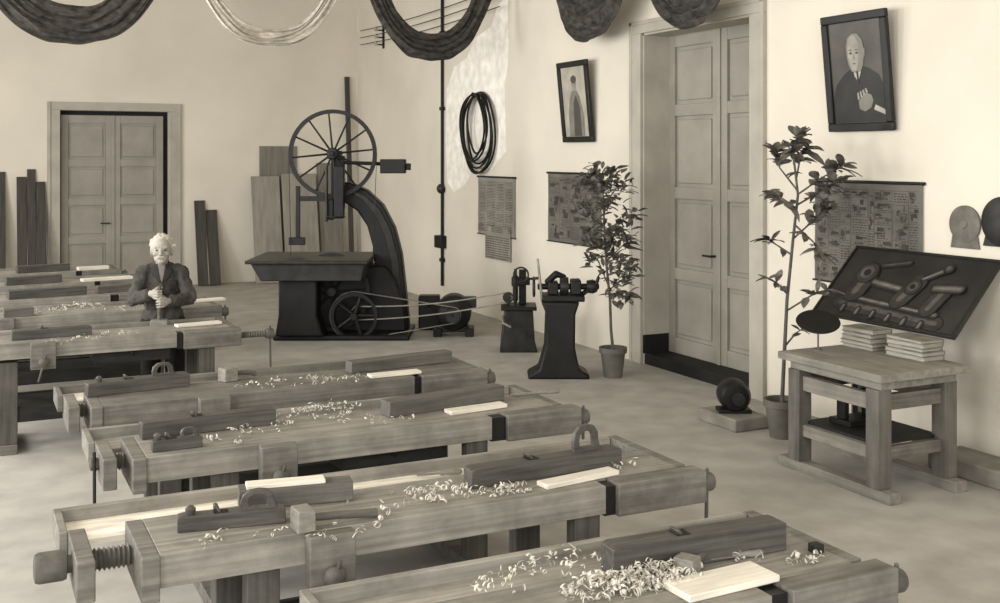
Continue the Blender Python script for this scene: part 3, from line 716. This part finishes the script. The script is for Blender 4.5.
# ------------------------------------------------------------------ plants
def leaf(bm, p, d, L, W, droop=.25):
    d = d.normalized(); s = d.cross(UP)
    if s.length < .1: s = d.orthogonal()
    s.normalize(); s = (Matrix.Rotation(random.uniform(-.6, .6), 3, d) @ s); n = s.cross(d).normalized()
    rows = [(0, .08, 0), (.25, .75, .03), (.55, 1.0, .0), (.82, .65, -.06), (1, .05, -.14)]
    pv = None
    for u, w, h in rows:
        c = p + d * (L * u) + Vector((0, 0, -droop * L * u * u))
        a = bm.verts.new(c + s * (W * w / 2) + n * (.12 * W)); b = bm.verts.new(c); e = bm.verts.new(c - s * (W * w / 2) + n * (.12 * W))
        if pv:
            bm.faces.new((pv[0], pv[1], b, a)); bm.faces.new((pv[1], pv[2], e, b))
        pv = (a, b, e)
def potted(name, label, base_px, pot_r, pot_h, stem_px, branches, leafmat, style):
    b = at_z(*base_px, 0); tt = (b - C0).dot(FW)
    t = thing(name, label, 'plant', b)
    def W(px, py, dd=0): return at_t(px, py, tt) + FW * dd - b
    m = MB(); m.lathe([(pot_r * .7, 0), (pot_r * .95, pot_h * .8), (pot_r * 1.08, pot_h * .82), (pot_r * 1.1, pot_h), (pot_r * .96, pot_h), (pot_r * .9, pot_h * .86), (.0, pot_h * .86)]); po = m.build('pot', M['pot'], t)
    MB().lathe([(pot_r * .9, pot_h * .85), (pot_r * .5, pot_h * .91), (.001, pot_h * .92)]).build('soil', M['soil'], po)
    sp = [Vector((0, 0, pot_h * .88))] + [W(*q) for q in stem_px]
    m = MB(); n = len(sp); m.tube(sp, [.016 * (1 - .6 * i / n) for i in range(n)], 8)
    lf = MB()
    wall_lim = WX - b.x - .06
    if style == 'fine':
        for path in branches:
            pts = [W(*q) for q in path]
            m.tube(pts, [.007, .005, .003][:len(pts)], 6)
            for q in range(38):
                u = random.random() ** .7 * (len(pts) - 1); i = min(int(u), len(pts) - 2)
                c = pts[i].lerp(pts[i + 1], u - i)
                an = random.uniform(0, 2 * PI); r = random.uniform(.0, .12)
                c = c + Vector((cos(an) * r, sin(an) * r, random.uniform(-.06, .06)))
                dd = (pts[-1] - pts[0]).normalized() * .5 + Vector((random.uniform(-1, 1), random.uniform(-1, 1), random.uniform(-.5, .8)))
                if c.x < wall_lim - .1: leaf(lf.bm, c, dd, random.uniform(.085, .145), random.uniform(.040, .060))
    else:
        for path, nl, LL in branches:
            pts = [W(*q) for q in path]
            m.tube(pts, [.008 - .004 * i / max(1, len(pts) - 1) for i in range(len(pts))], 6)
            tot = len(pts) - 1
            for q in range(nl):
                u = tot * (1 - random.random() ** 1.6 * .75); i = min(int(u), tot - 1); c = pts[i].lerp(pts[i + 1], u - i)
                dr = (pts[i + 1] - pts[i]).normalized()
                an = random.uniform(0, 2 * PI)
                dd = Vector((cos(an), sin(an), random.uniform(-.5, .7))) * .8 + dr * random.uniform(.1, .9)
                leaf(lf.bm, c, dd, LL * random.uniform(.6, 1.15), LL * random.uniform(.36, .52), random.uniform(.1, .5))
    m.build('stem', M['stem'], t); lf.build('foliage', leafmat, t)
    return t
potted('potted_shrub', 'tall slender fine-leaved shrub in a clay pot left of the tall door', (613, 377), .125, .29,
       [(611, 330), (610, 300), (606, 260), (604, 220), (603, 190), (602, 178)],
       [[(603, 195), (600, 178), (594, 170)], [(603, 195), (608, 178), (614, 174)], [(604, 205), (590, 185, -.1), (578, 180, -.15)], [(604, 205), (618, 188, .1), (626, 186, .1)],
        [(604, 225), (588, 212, .1), (582, 204, .15)], [(605, 240), (620, 222, -.1), (630, 214, -.2)], [(606, 250), (592, 240, -.15), (588, 236, -.2)], [(606, 262), (622, 248, .1), (632, 240, .15)],
        [(607, 270), (620, 262, -.15), (630, 262, -.25)], [(608, 285), (600, 264, .1), (596, 258, .15)], [(609, 290), (622, 280), (630, 280, .1)], [(609, 300), (618, 292, -.1), (624, 296, -.2)], [(604, 215), (604, 205, -.2), (608, 198, -.3)], [(606, 255), (606, 244, -.2), (604, 236, -.3)], [(605, 235), (612, 228, -.2), (618, 232, -.3)]],
       M['leaf'], 'fine')
potted('potted_laurel', 'tall sparse plant with broad leaf clusters, in a pot beside the tool table', (782, 437), .13, .29,
       [(784, 360), (787, 300), (793, 240), (798, 195), (794, 160)],
       [([(794, 165), (793, 150), (797, 137)], 28, .16), ([(797, 195), (817, 178, -.1), (836, 166, -.15)], 32, .16), ([(797, 190), (783, 168, .1), (780, 150, .1)], 24, .15), ([(796, 208), (781, 200, -.1), (768, 193, -.1)], 22, .15),
        ([(794, 238), (814, 220), (826, 204)], 24, .15), ([(792, 255), (780, 246, .1), (770, 240, .1)], 12, .14), ([(788, 295), (777, 283), (768, 279)], 10, .13), ([(788, 310), (804, 292, -.2), (814, 286, -.3)], 12, .14),
        ([(786, 345), (796, 333), (802, 329)], 6, .12), ([(795, 225), (806, 240, -.2), (810, 250, -.25)], 10, .14), ([(796, 180), (806, 156, .15), (816, 146, .2)], 24, .16), ([(797, 205), (824, 192, .1), (842, 180, .1)], 24, .15)],
       M['leaf2'], 'broad')

# ------------------------------------------------------------------ wall pictures and charts
def picture(label, pxl, pxr, ytop, ybot, lean, content):
    a = at_X(pxl, (ytop + ybot) / 2); b = at_X(pxr, (ytop + ybot) / 2); w = a.y - b.y
    tm = (((a + b) / 2) - C0).dot(FW)
    zt = CAM_H + (155 - ytop) / F * tm; zb = CAM_H + (155 - ybot) / F * tm; h = zt - zb
    t = thing('framed_picture', label, 'picture', (WX - .02, (a.y + b.y) / 2, zb), 0, 'framed pictures on the right wall')
    t.rotation_euler = (lean, 0, -PI / 2)   # local x -> -Y (image right), local -y -> into the room
    f = .065
    m = MB(); m.box(-w / 2, w / 2, -.04, 0, 0, f); m.box(-w / 2, w / 2, -.04, 0, h - f, h); m.box(-w / 2, -w / 2 + f, -.04, 0, f, h - f); m.box(w / 2 - f, w / 2, -.04, 0, f, h - f)
    m.build('frame', M['frame'], t, .008)
    pc = MB().box(-w / 2 + f, w / 2 - f, -.018, -.008, f, h - f).build('picture', M['pic'] if content == 'man' else M['picl'], t)
    def oval(cx, cz, rx, rz, y0, mt, nm, n=28, tw=0):
        pts = [(cx + rx * cos(2 * PI * i / n) + tw * rz * sin(2 * PI * i / n), cz + rz * sin(2 * PI * i / n)) for i in range(n)]
        MB().prism(pts, y0 - .001, y0).build(nm, mt, pc)
    def poly(pts, y0, mt, nm): MB().prism([(x * w, z * h) for x, z in pts], y0 - .001, y0).build(nm, mt, pc)
    if content == 'man':
        fz = f / h + .004; k = .5 - f / w - .004
        poly([(-k, fz), (k, fz), (k, .36), (.32, .47), (.18, .53), (.05, .56), (-.08, .54), (-.22, .48), (-.34, .40), (-k, .28)], -.019, M['coat'], 'coat')
        poly([(-.060, .545), (.06, .555), (.06, .50), (.01, .42), (-.04, .47)], -.0205, M['picl'], 'collar')
        poly([(-.008, .51), (.022, .51), (.026, .40), (.002, .39)], -.022, M['coat'], 'tie')
        sx = lambda P_: [(.0 + x * 1.18, .655 + (z - .655) * 1.04) for x, z in P_]
        hd_ = [(-.02, .50), (.05, .51), (.09, .56), (.105, .63), (.11, .70), (.09, .77), (.04, .815), (-.03, .82), (-.09, .79), (-.12, .72), (-.115, .64), (-.10, .57), (-.07, .52)]
        poly(sx(hd_), -.022, M['picm'], 'face')
        poly(sx([(-.05, .53), (.0, .52), (.03, .58), (.045, .66), (.05, .74), (.01, .80), (-.04, .805), (-.085, .77), (-.10, .70), (-.095, .63), (-.08, .57)]), -.0235, M['face'], 'face_light')
        for x in (-.060, .018): poly(sx([(x - .026, .662), (x, .674), (x + .026, .662), (x, .652)]), -.0245, M['pic'], 'eye_socket'); poly(sx([(x - .032, .686), (x, .694), (x + .032, .686), (x, .684)]), -.025, M['pic'], 'eyebrow')
        poly(sx([(-.028, .655), (-.012, .65), (-.004, .612), (-.024, .604), (-.036, .612)]), -.0245, M['picm'], 'nose')
        poly(sx([(-.052, .577), (-.026, .582), (.006, .576), (-.024, .571)]), -.0245, M['pic'], 'mouth')
        poly(sx([(.10, .70), (.122, .69), (.118, .63), (.10, .62)]), -.0215, M['picm'], 'ear')
        HX = lambda x, z: (.10 + (x - .12) * .80, .19 + (z - .17) * .80)
        poly([HX(*q) for q in [(.0, .17), (.10, .14), (.22, .18), (.27, .25), (.24, .31), (.15, .335), (.06, .30), (-.01, .25)]], -.0205, M['picm'], 'hand')
        for q in range(4): poly([HX(*v) for v in [(-.02 + .055 * q, .262 + .022 * q), (.015 + .055 * q, .275 + .022 * q), (.0 + .05 * q, .345 + .014 * q), (-.028 + .05 * q, .335 + .014 * q)]], -.0215, M['face'], 'finger')
        poly([(.22, .18), (k, .13), (k, .17), (.25, .22)], -.0212, M['picl'], 'cuff')
    else:
        fz = f / h + .004
        poly([(-.26, fz), (.24, fz), (.26, .32), (.17, .55), (.07, .64), (-.08, .64), (-.17, .55), (-.24, .38)], -.019, M['picm'], 'figure')
        poly([(-.10, fz), (.14, fz), (.15, .42), (.04, .58), (-.05, .50)], -.0205, M['pic'], 'figure_shadow')
        oval(.0, h * .72, .055, .08, -.0195, M['face'], 'face'); oval(.0, h * .775, .06, .045, -.021, M['pic'], 'head_hair')
    return t
picture('small dark-framed pale picture tilted forward on the wall left of the tall door', 567, 597, 61, 142, .10, 'pale')
picture('large dark-framed portrait of a bald man in a dark coat right of the tall door', 834, 899, 13, 131, .10, 'man')

def chart(label, pxl, pxr, zt, zb, mt, cols, rows, extra=None, seed=1, words=False):
    a = at_X(pxl, 200); b = at_X(pxr, 200); w = a.y - b.y
    t = thing('wall_chart', label, 'chart', (WX, (a.y + b.y) / 2, zb), -PI / 2, 'printed charts on the right wall')
    h = zt - zb; rn = random.Random(seed)
    m = MB(); NX = 20; g = []
    bm = m.bm
    def wave(x, y): return .012 + .005 * sin((x + w / 2) / w * 14) + .002 * sin(y * 9)
    for i in range(NX + 1):
        x = -w / 2 + w * i / NX
        g.append([bm.verts.new((x, h * j / 6, wave(x, h * j / 6))) for j in range(7)])
    for i in range(NX):
        for j in range(6): bm.faces.new((g[i][j], g[i + 1][j], g[i + 1][j + 1], g[i][j + 1]))
    if extra:
        x0, x1, h2 = extra; m.box(x0 * w, x1 * w, -h2, .12, .021, .024)
    s = m.build('sheet', mt, t); s.rotation_euler.x = PI / 2
    # printed rules, drawings and rows of tiny marks as one mesh lying on the sheet
    m = MB(); bm = m.bm
    def quad(x0, x1, y0, y1, lift=.0016):
        n = max(1, int(abs(x1 - x0) / .05))
        for k in range(n):
            u0 = x0 + (x1 - x0) * k / n; u1 = x0 + (x1 - x0) * (k + 1) / n
            zz = lambda x, y: (wave(x, y) if y >= 0 else .0245) + lift + (.013 if extra and 0 <= y < .13 else 0)
            bm.faces.new([bm.verts.new((x, y, zz(x, y))) for x, y in ((u0, y0), (u1, y0), (u1, y1), (u0, y1))])
    def strokes(x0, x1, y0, y1):
        q = rn.random(); ww = x1 - x0; hh2 = y1 - y0
        if words or q < .30:
            y = y1 - hh2 * .12
            while y > y0 + hh2 * .08:
                x = x0 + ww * .06
                while x < x1 - ww * .1:
                    l = rn.uniform(.012, .04); quad(x, min(x + l, x1 - ww * .06), y - .008, y); x += l + .010
                y -= .020
        else:
            for k in range(rn.randint(6, 11)):
                cx = rn.uniform(x0 + ww * .1, x1 - ww * .1); cy = rn.uniform(y0 + hh2 * .15, y1 - hh2 * .1)
                lx = rn.uniform(.03, .3) * ww; ly = rn.uniform(.03, .2) * hh2
                X0, X1, Y0, Y1 = max(x0, cx - lx), min(x1, cx + lx), max(y0, cy - ly), min(y1, cy + ly)
                if rn.random() < .5: quad(X0, X1, Y0, Y1)
                else:
                    e = .004; quad(X0, X1, Y0, Y0 + e); quad(X0, X1, Y1 - e, Y1); quad(X0, X0 + e, Y0, Y1); quad(X1 - e, X1, Y0, Y1)
            y = y0 + hh2 * .06; x = x0 + ww * .15
            while x < x1 - ww * .2: l = rn.uniform(.01, .03); quad(x, x + l, y, y + .006); x += l + .008
    mg = .03; top = h - .06
    cx_ = [0] + sorted(max(.06, min(.94, (i + rn.uniform(-.3, .3)) / cols)) for i in range(1, cols)) + [1]
    for i in range(cols):
        xa, xb = (-w / 2 + mg + (w - 2 * mg) * cx_[i], -w / 2 + mg + (w - 2 * mg) * cx_[i + 1])
        quad(xa - .0015, xa + .0015, mg, top)
        y = mg
        while y < top - .05:
            y2 = min(top, y + (top - mg) / rows * rn.uniform(.7, 1.35)); strokes(xa + .006, xb - .006, y + .006, y2 - .006); quad(xa, xb, y2 - .0015, y2 + .0015); y = y2
    if extra:
        x0, x1, h2 = extra
        y = .0
        while y > -h2 + .03:
            xx = x0 * w + .03
            while xx < x1 * w - .05: l = rn.uniform(.015, .05); quad(xx, xx + l, y - .022, y - .01); xx += l + .014
            y -= .03
    pr = m.build('printing', M['ink'], s, smooth=False)
    MB().cyl((-w / 2 - .02, -.014, h), (w / 2 + .02, -.014, h), .013, n=10).build('top_rod', M['frame'], t)
    MB().cyl((-w / 2 - .02, -.014, 0), (w / 2 + .02, -.014, 0), .008, n=10).build('bottom_rod', M['frame'], t)
chart('printed chart with a lower strip, hanging below the coiled saw blades', 479, 516, 1.86, 1.09, M['chart'], 4, 5, (-.28, .40, .31), 3, True)
chart('dark printed chart half hidden behind the fine-leaved shrub', 549, 602, 1.94, 1.13, M['chart2'], 5, 4, None, 5)
chart('wide ruled chart behind the tilted display board, right of the laurel plant', 816, 924, 1.94, 1.13, M['chart3'], 8, 6, None, 9)

# coiled blades
c = at_X(482, 131)
t = thing('coiled_saw_blades', 'loops of coiled band saw blade hanging on the wall above a chart', 'saw blades', (WX, c.y, c.z - .02), -PI / 2)
MB().cyl((0, -.005, .5), (0, -.15, .53), .012).build('peg', M['iron'], t)
for k, (rx, rz, dx, dz, tl) in enumerate([(.50, .54, 0, 0, .0), (.45, .50, -.03, .02, .1), (.38, .47, .05, .05, -.12), (.47, .52, .02, -.03, .06), (.30, .40, .06, .12, .2), (.42, .45, -.05, .06, -.08), (.34, .44, -.02, .08, .3)]):
    pts = [(dx + rx * cos(2 * PI * i / 56 + tl), -.045 - .014 * k - .012 * sin(6 * PI * i / 56), dz + rz * sin(2 * PI * i / 56 + tl)) for i in range(56)]
    MB().tube(pts, .014, 8, True).build('blade_loop', M['iron'], t)
# conduit pipe with switches
c = at_X(444, 200)
t = thing('conduit_pipe', 'thin vertical conduit pipe with switch boxes on the wall right of the band saw', 'pipe', (WX, c.y, 0), -PI / 2)
MB().cyl((0, -.03, .25), (0, -.03, CEIL), .022, n=12).build('pipe', M['iron'], t)
for z in (.6, 1.62, 2.8, 3.9): MB().box(-.05, .05, -.055, 0, z, z + .05).build('clip', M['iron'], t)
MB().box(-.14, .10, -.10, 0, .80, .98).build('switch_box', M['iron'], t, .01)
MB().lathe([(.07, 0), (.07, .04), (.04, .07)], T(0, -.03, 1.66) @ R(PI / 2, 'X'), 18).build('round_switch', M['iron2'], t)
# overhead wires on insulator bracket
c0 = at_X(384, 42)
t = thing('insulator_bracket', 'small bracket of insulators carrying wires high in the room corner', 'insulators', (WX, c0.y, 4.0), -PI / 2)
m = MB(); m.box(-.03, .03, -.02, 0, -.08, .30)
for z in (-.02, .1, .22): m.cyl((0, -.01, z), (0, -.14, z), .012, n=8)
m.build('arms', M['iron'], t)
for z in (-.02, .1, .22): MB().lathe([(.02, -.02), (.035, 0), (.02, .02), (.032, .04), (.015, .06)], T(0, -.14, z), 14).build('insulator', M['picl'], t)
for z, q in ((4.02, 'lowest'), (4.14, 'middle'), (4.26, 'topmost')):
    m = MB(); y1 = 12.6
    pts = [(WX - .14, c0.y + .8 + (y1 - c0.y - .8) * i / 20, z + .025 - .05 * sin(PI * i / 20)) for i in range(21)]
    o = m.tube(pts, .007, 6).build('electric_wire', M['iron'])
    tag(o, q + ' of three thin wires running from the corner insulators along the right wall', 'wire', 'electric wires')

# ------------------------------------------------------------------ boards against the back wall
GP = 'planks leaning on the back wall'
def plank(label, x0, x1, ztop, mt, off=.35, th=.03, yb=0, name='plank'):
    h = math.hypot(ztop, off); ang = -math.asin(off / h)
    o = MB().box(-(x1 - x0) / 2, (x1 - x0) / 2, -th, 0, 0, h).build(name, mt, None, .004, loc=((x0 + x1) / 2, BY - off - yb - .005, 0.0))
    o.rotation_euler.x = ang
    o.location.z = th * sin(-ang) * 1.0
    return tag(o, label, 'plank', GP)
plank('dark plank at the extreme left edge of the picture', .42, .60, 1.88, M['plankd'])
plank('narrow dark plank, leftmost of three beside the back door', .76, .90, 1.80, M['plankd'])
plank('tallest of the three dark planks left of the back door', .91, 1.03, 1.92, M['plankd'], .3)
plank('narrow plank touching the back door frame, rightmost of three', 1.04, 1.17, 1.72, M['plankd'], .4)
plank('taller of two short planks right of the back door', 3.46, 3.63, 1.38, M['plankd'])
plank('shorter plank right of the back door', 3.65, 3.83, 1.22, M['plankd'])
plank('large wide sheet, tallest, standing behind the band saw wheel', 4.55, 5.2, 2.3, M['plank'], .05, .02)
plank('broad pale sheet left of the band saw arm', 4.38, 4.86, 1.78, M['sheet'], .35, .025, .10)
plank('broad pale sheet in the corner behind the band saw', 4.9, 5.5, 1.82, M['sheet'], .35, .025, .10)
plank('narrower board in the corner right of the pale sheets', 5.55, 5.95, 2.0, M['plank'], .36, .03)
plank('tall thin pole standing in the room corner above the saw wheel', 6.06, 6.14, 3.52, M['plankd'], .3, .05)

# ------------------------------------------------------------------ tool table on the right
TX, TY = 5.45, 5.50
t = thing('tool_table', 'heavy wooden trestle table with sledge feet under the display board', 'table', (TX, TY, 0))
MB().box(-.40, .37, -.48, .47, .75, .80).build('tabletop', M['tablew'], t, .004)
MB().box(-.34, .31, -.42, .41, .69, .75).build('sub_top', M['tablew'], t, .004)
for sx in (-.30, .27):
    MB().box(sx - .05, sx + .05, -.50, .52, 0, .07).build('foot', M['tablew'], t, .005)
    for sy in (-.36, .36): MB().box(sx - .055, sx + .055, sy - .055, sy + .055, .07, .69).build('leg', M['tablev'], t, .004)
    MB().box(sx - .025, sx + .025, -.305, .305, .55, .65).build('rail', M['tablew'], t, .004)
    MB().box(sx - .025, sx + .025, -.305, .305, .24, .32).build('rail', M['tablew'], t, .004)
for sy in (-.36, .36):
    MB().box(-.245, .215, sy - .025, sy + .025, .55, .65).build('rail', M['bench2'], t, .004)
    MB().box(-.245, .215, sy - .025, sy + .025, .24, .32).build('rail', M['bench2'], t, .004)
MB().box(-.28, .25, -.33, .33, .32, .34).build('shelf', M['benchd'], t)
t = thing('screw_press', 'dark iron screw press stored on the shelf under the tool table', 'press', (5.42, 5.62, .341))
m = MB(); m.box(-.14, .14, -.1, .1, 0, .04); m.box(-.13, -.09, -.04, .04, .04, .22); m.box(.09, .13, -.04, .04, .04, .22); m.box(-.13, .13, -.04, .04, .18, .22); m.build('body', M['iron'], t, .006)
MB().cyl((0, 0, .07), (0, 0, .30), .016).build('screw', M['iron2'], t); MB().cyl((-.12, 0, .29), (.12, 0, .29), .009).build('bar', M['iron2'], t)

# books
def stack(cx, cy, n, w, d, desc):
    z = .801
    for k in range(n):
        h = random.choice([.022, .027, .031]); rz = random.uniform(-.10, .10); ww = w * random.uniform(.90, 1.0); dd = d * random.uniform(.90, 1.05)
        lab = ('bottom book' if k == 0 else 'topmost book' if k == n - 1 else ['', 'second book up', 'third book up', 'fourth book up', 'fifth book up'][k]) + ' in the ' + desc
        t = thing('book', lab, 'book', (cx, cy, z), rz, 'books on the tool table')
        MB().box(-ww / 2 + .006, ww / 2 - .006, -dd / 2 + .006, dd / 2 - .006, .004, h - .004).build('pages', M['book'], t)
        m = MB(); m.box(-ww / 2, ww / 2, -dd / 2, dd / 2, 0, .004); m.box(-ww / 2, ww / 2, -dd / 2, dd / 2, h - .004, h); m.box(ww / 2 - .005, ww / 2, -dd / 2, dd / 2, .004, h - .004)
        m.build('cover', M['cover'], t)
        z += h + .001
    return z
zA = stack(5.70, 5.80, 5, .21, .30, 'stack nearer the laurel plant')
zB = stack(5.71, 5.38, 5, .21, .32, 'stack at the near right of the table')
# tilted display board resting on the books and leaning on the wall
zb = max(zA, zB) + .012
xb = 5.80
bw = 1.33; ztop = 1.44; run = WX - .045 - xb; hh = ztop - zb; sl = math.hypot(hh, run)
t = thing('display_board', 'dark tilted board showing a machine, leaning on the wall above the books', 'display board', (xb, 5.80, zb), 0)
lean = math.atan2(run, hh)
t.rotation_euler = (-lean, 0, -PI / 2)   # local x -> -Y, local z up the board
pn = MB().box(-bw / 2, bw / 2, 0, .022, 0, sl).build('panel', M['board'], t, .004)
m = MB(); m.box(-bw / 2, bw / 2, -.012, 0, 0, .018); m.box(-bw / 2, bw / 2, -.012, 0, sl - .018, sl); m.box(-bw / 2, -bw / 2 + .018, -.012, 0, .018, sl - .018); m.box(bw / 2 - .018, bw / 2, -.012, 0, .018, sl - .018)
m.build('edging', M['frame'], t, .003)
def pp(pts, lev, mt, nm): MB().prism([(x, z * sl) for x, z in pts], -.0012 * lev - .001, -.0012 * (lev - 1)).build(nm, M[mt], pn)
def circ(cx, cz, r, n=30): return [(cx + r * cos(2 * PI * i / n), cz + r / sl * sin(2 * PI * i / n)) for i in range(n)]
def cap(x0, z0, x1, z1, r, n=10):   # rounded bar between two points (z in board fractions)
    dx, dz = x1 - x0, (z1 - z0) * sl; a = math.atan2(dz, dx); P_ = []
    for i in range(n + 1): q = a - PI / 2 + PI * i / n; P_.append((x1 + r * cos(q), z1 + r / sl * sin(q)))
    for i in range(n + 1): q = a + PI / 2 + PI * i / n; P_.append((x0 + r * cos(q), z0 + r / sl * sin(q)))
    return P_
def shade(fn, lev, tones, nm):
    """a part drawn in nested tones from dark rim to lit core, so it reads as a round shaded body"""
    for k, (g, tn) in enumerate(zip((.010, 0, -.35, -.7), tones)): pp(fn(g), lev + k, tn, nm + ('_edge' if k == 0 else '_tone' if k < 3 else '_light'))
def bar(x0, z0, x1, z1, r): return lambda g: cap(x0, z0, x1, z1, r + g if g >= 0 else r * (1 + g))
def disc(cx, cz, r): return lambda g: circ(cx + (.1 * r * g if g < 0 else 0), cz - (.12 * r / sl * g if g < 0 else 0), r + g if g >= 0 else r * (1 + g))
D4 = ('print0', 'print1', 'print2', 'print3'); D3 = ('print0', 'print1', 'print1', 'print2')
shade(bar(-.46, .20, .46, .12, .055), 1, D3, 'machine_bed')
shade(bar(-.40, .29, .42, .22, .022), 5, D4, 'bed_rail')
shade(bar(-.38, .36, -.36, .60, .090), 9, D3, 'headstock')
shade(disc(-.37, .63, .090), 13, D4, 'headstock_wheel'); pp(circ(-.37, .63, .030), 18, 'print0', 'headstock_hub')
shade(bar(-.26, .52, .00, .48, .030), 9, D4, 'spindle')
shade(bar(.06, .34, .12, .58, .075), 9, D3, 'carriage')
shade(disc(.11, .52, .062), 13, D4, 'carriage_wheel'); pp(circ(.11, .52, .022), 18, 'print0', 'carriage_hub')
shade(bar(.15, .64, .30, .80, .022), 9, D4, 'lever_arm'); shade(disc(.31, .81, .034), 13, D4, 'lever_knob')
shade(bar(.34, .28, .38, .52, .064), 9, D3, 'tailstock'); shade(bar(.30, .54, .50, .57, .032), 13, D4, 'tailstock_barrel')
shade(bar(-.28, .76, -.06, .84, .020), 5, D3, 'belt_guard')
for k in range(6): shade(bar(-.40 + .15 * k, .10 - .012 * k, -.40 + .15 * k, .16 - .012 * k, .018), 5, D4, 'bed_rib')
# round disc tilted on a thin rod
t = thing('polishing_disc', 'thin dark round disc held tilted above the left edge of the tool table', 'disc', (5.33, 5.88, .80))
MB().lathe([(.03, 0), (.03, .006), (.008, .012), (.006, .03), (.006, .185)], None, 16).build('rod', M['tablev'], t)
MB().lathe([(.03, -.007), (.147, -.004), (.15, 0), (.147, .004), (.13, .004), (.12, .001), (.03, .002)], T(0, 0, .195) @ R(.36, 'X') @ R(-.25, 'Y'), 40).build('disc', M['iron'], t)

# wall discs at far right
for px, py, r, lab in ((966, 224, .13, 'grey grinding disc on a wall bracket right of the wide chart'), (1004, 222, .17, 'grinding disc cut by the right edge of the picture')):
    c = at_X(px, py)
    t = thing('grinding_disc', lab, 'grinding disc', (WX, c.y, c.z), -PI / 2, 'discs on the right wall')
    MB().lathe([(.02, 0), (r, 0), (r, .018), (r * .94, .022), (r * .25, .022), (r * .22, .030), (.01, .030)], R(PI / 2, 'X'), 36).build('disc', M['grit'] if px < 980 else M['iron2'], t)
    MB().prism([(-r * .95, -.17), (r * .95, -.17), (r * .8, -r * .5), (-r * .8, -r * .5)], -.015, 0).build('bracket', M['grit'] if px < 980 else M['iron2'], t, .004)

# little motor on a stone slab
c = at_z(738, 428, 0) + Vector((.05, .12, 0))
tag(MB().box(-.17, .17, -.24, .24, 0, .10).build('stone_slab', M['stone'], None, .012, loc=c, rz=0), 'low stone slab on the floor by the door carrying a small motor', 'slab')
t = thing('small_motor', 'small dark motor with round face on the stone slab by the door', 'motor', c + Vector((0, .0, .10)), RZ)
m = MB(); m.lathe([(.03, -.12), (.10, -.11), (.125, -.07), (.125, .07), (.10, .11), (.03, .12)], T(0, 0, .135) @ R(PI / 2, 'X'), 28); m.build('housing', M['iron'], t)
m = MB(); m.box(-.13, .13, -.08, .08, 0, .03); m.box(-.07, .07, -.06, .06, .02, .08); m.build('foot', M['iron'], t, .006)
MB().cyl((0, -.11, .135), (0, -.18, .135), .02).build('shaft', M['iron2'], t); MB().lathe([(.01, 0), (.05, 0), (.05, .03), (.01, .03)], T(0, -.17, .135) @ R(PI / 2, 'X'), 20).build('pulley', M['iron2'], t)
tag(MB().box(-.14, .18, -.4, .4, 0, .12).build('stone_ledge', M['stone'], None, .012, loc=(6.1, 5.1, 0)), 'low stone ledge against the right wall past the tool table', 'ledge')

# ------------------------------------------------------------------ light
w = bpy.data.worlds.new('world'); sc.world = w; w.use_nodes = True
bg = w.node_tree.nodes['Background']; bg.inputs[0].default_value = (1, .99, .975, 1); bg.inputs[1].default_value = .72
def area(name, loc, rot, sx, sy, e):
    l = bpy.data.lights.new(name, 'AREA'); l.shape = 'RECTANGLE'; l.size = sx; l.size_y = sy; l.energy = e; l.color = (1, .995, .985)
    o = bpy.data.objects.new(name, l); COL.objects.link(o); o.location = loc; o.rotation_euler = rot; return o
for (a, b), e in zip(wins, (210, 240, 280, 290)):
    area('window_light', (-3.05, (a + b) / 2, 2.65), (0, -PI / 2, 0), 3.0, 2.2, e)
area('rear_fill_light', (1.0, -2.6, 3.0), (math.radians(78), 0, math.radians(-10)), 6, 3, 350)  # added soft fill from behind the camera, no window stands here
sc.view_settings.view_transform = 'Standard'
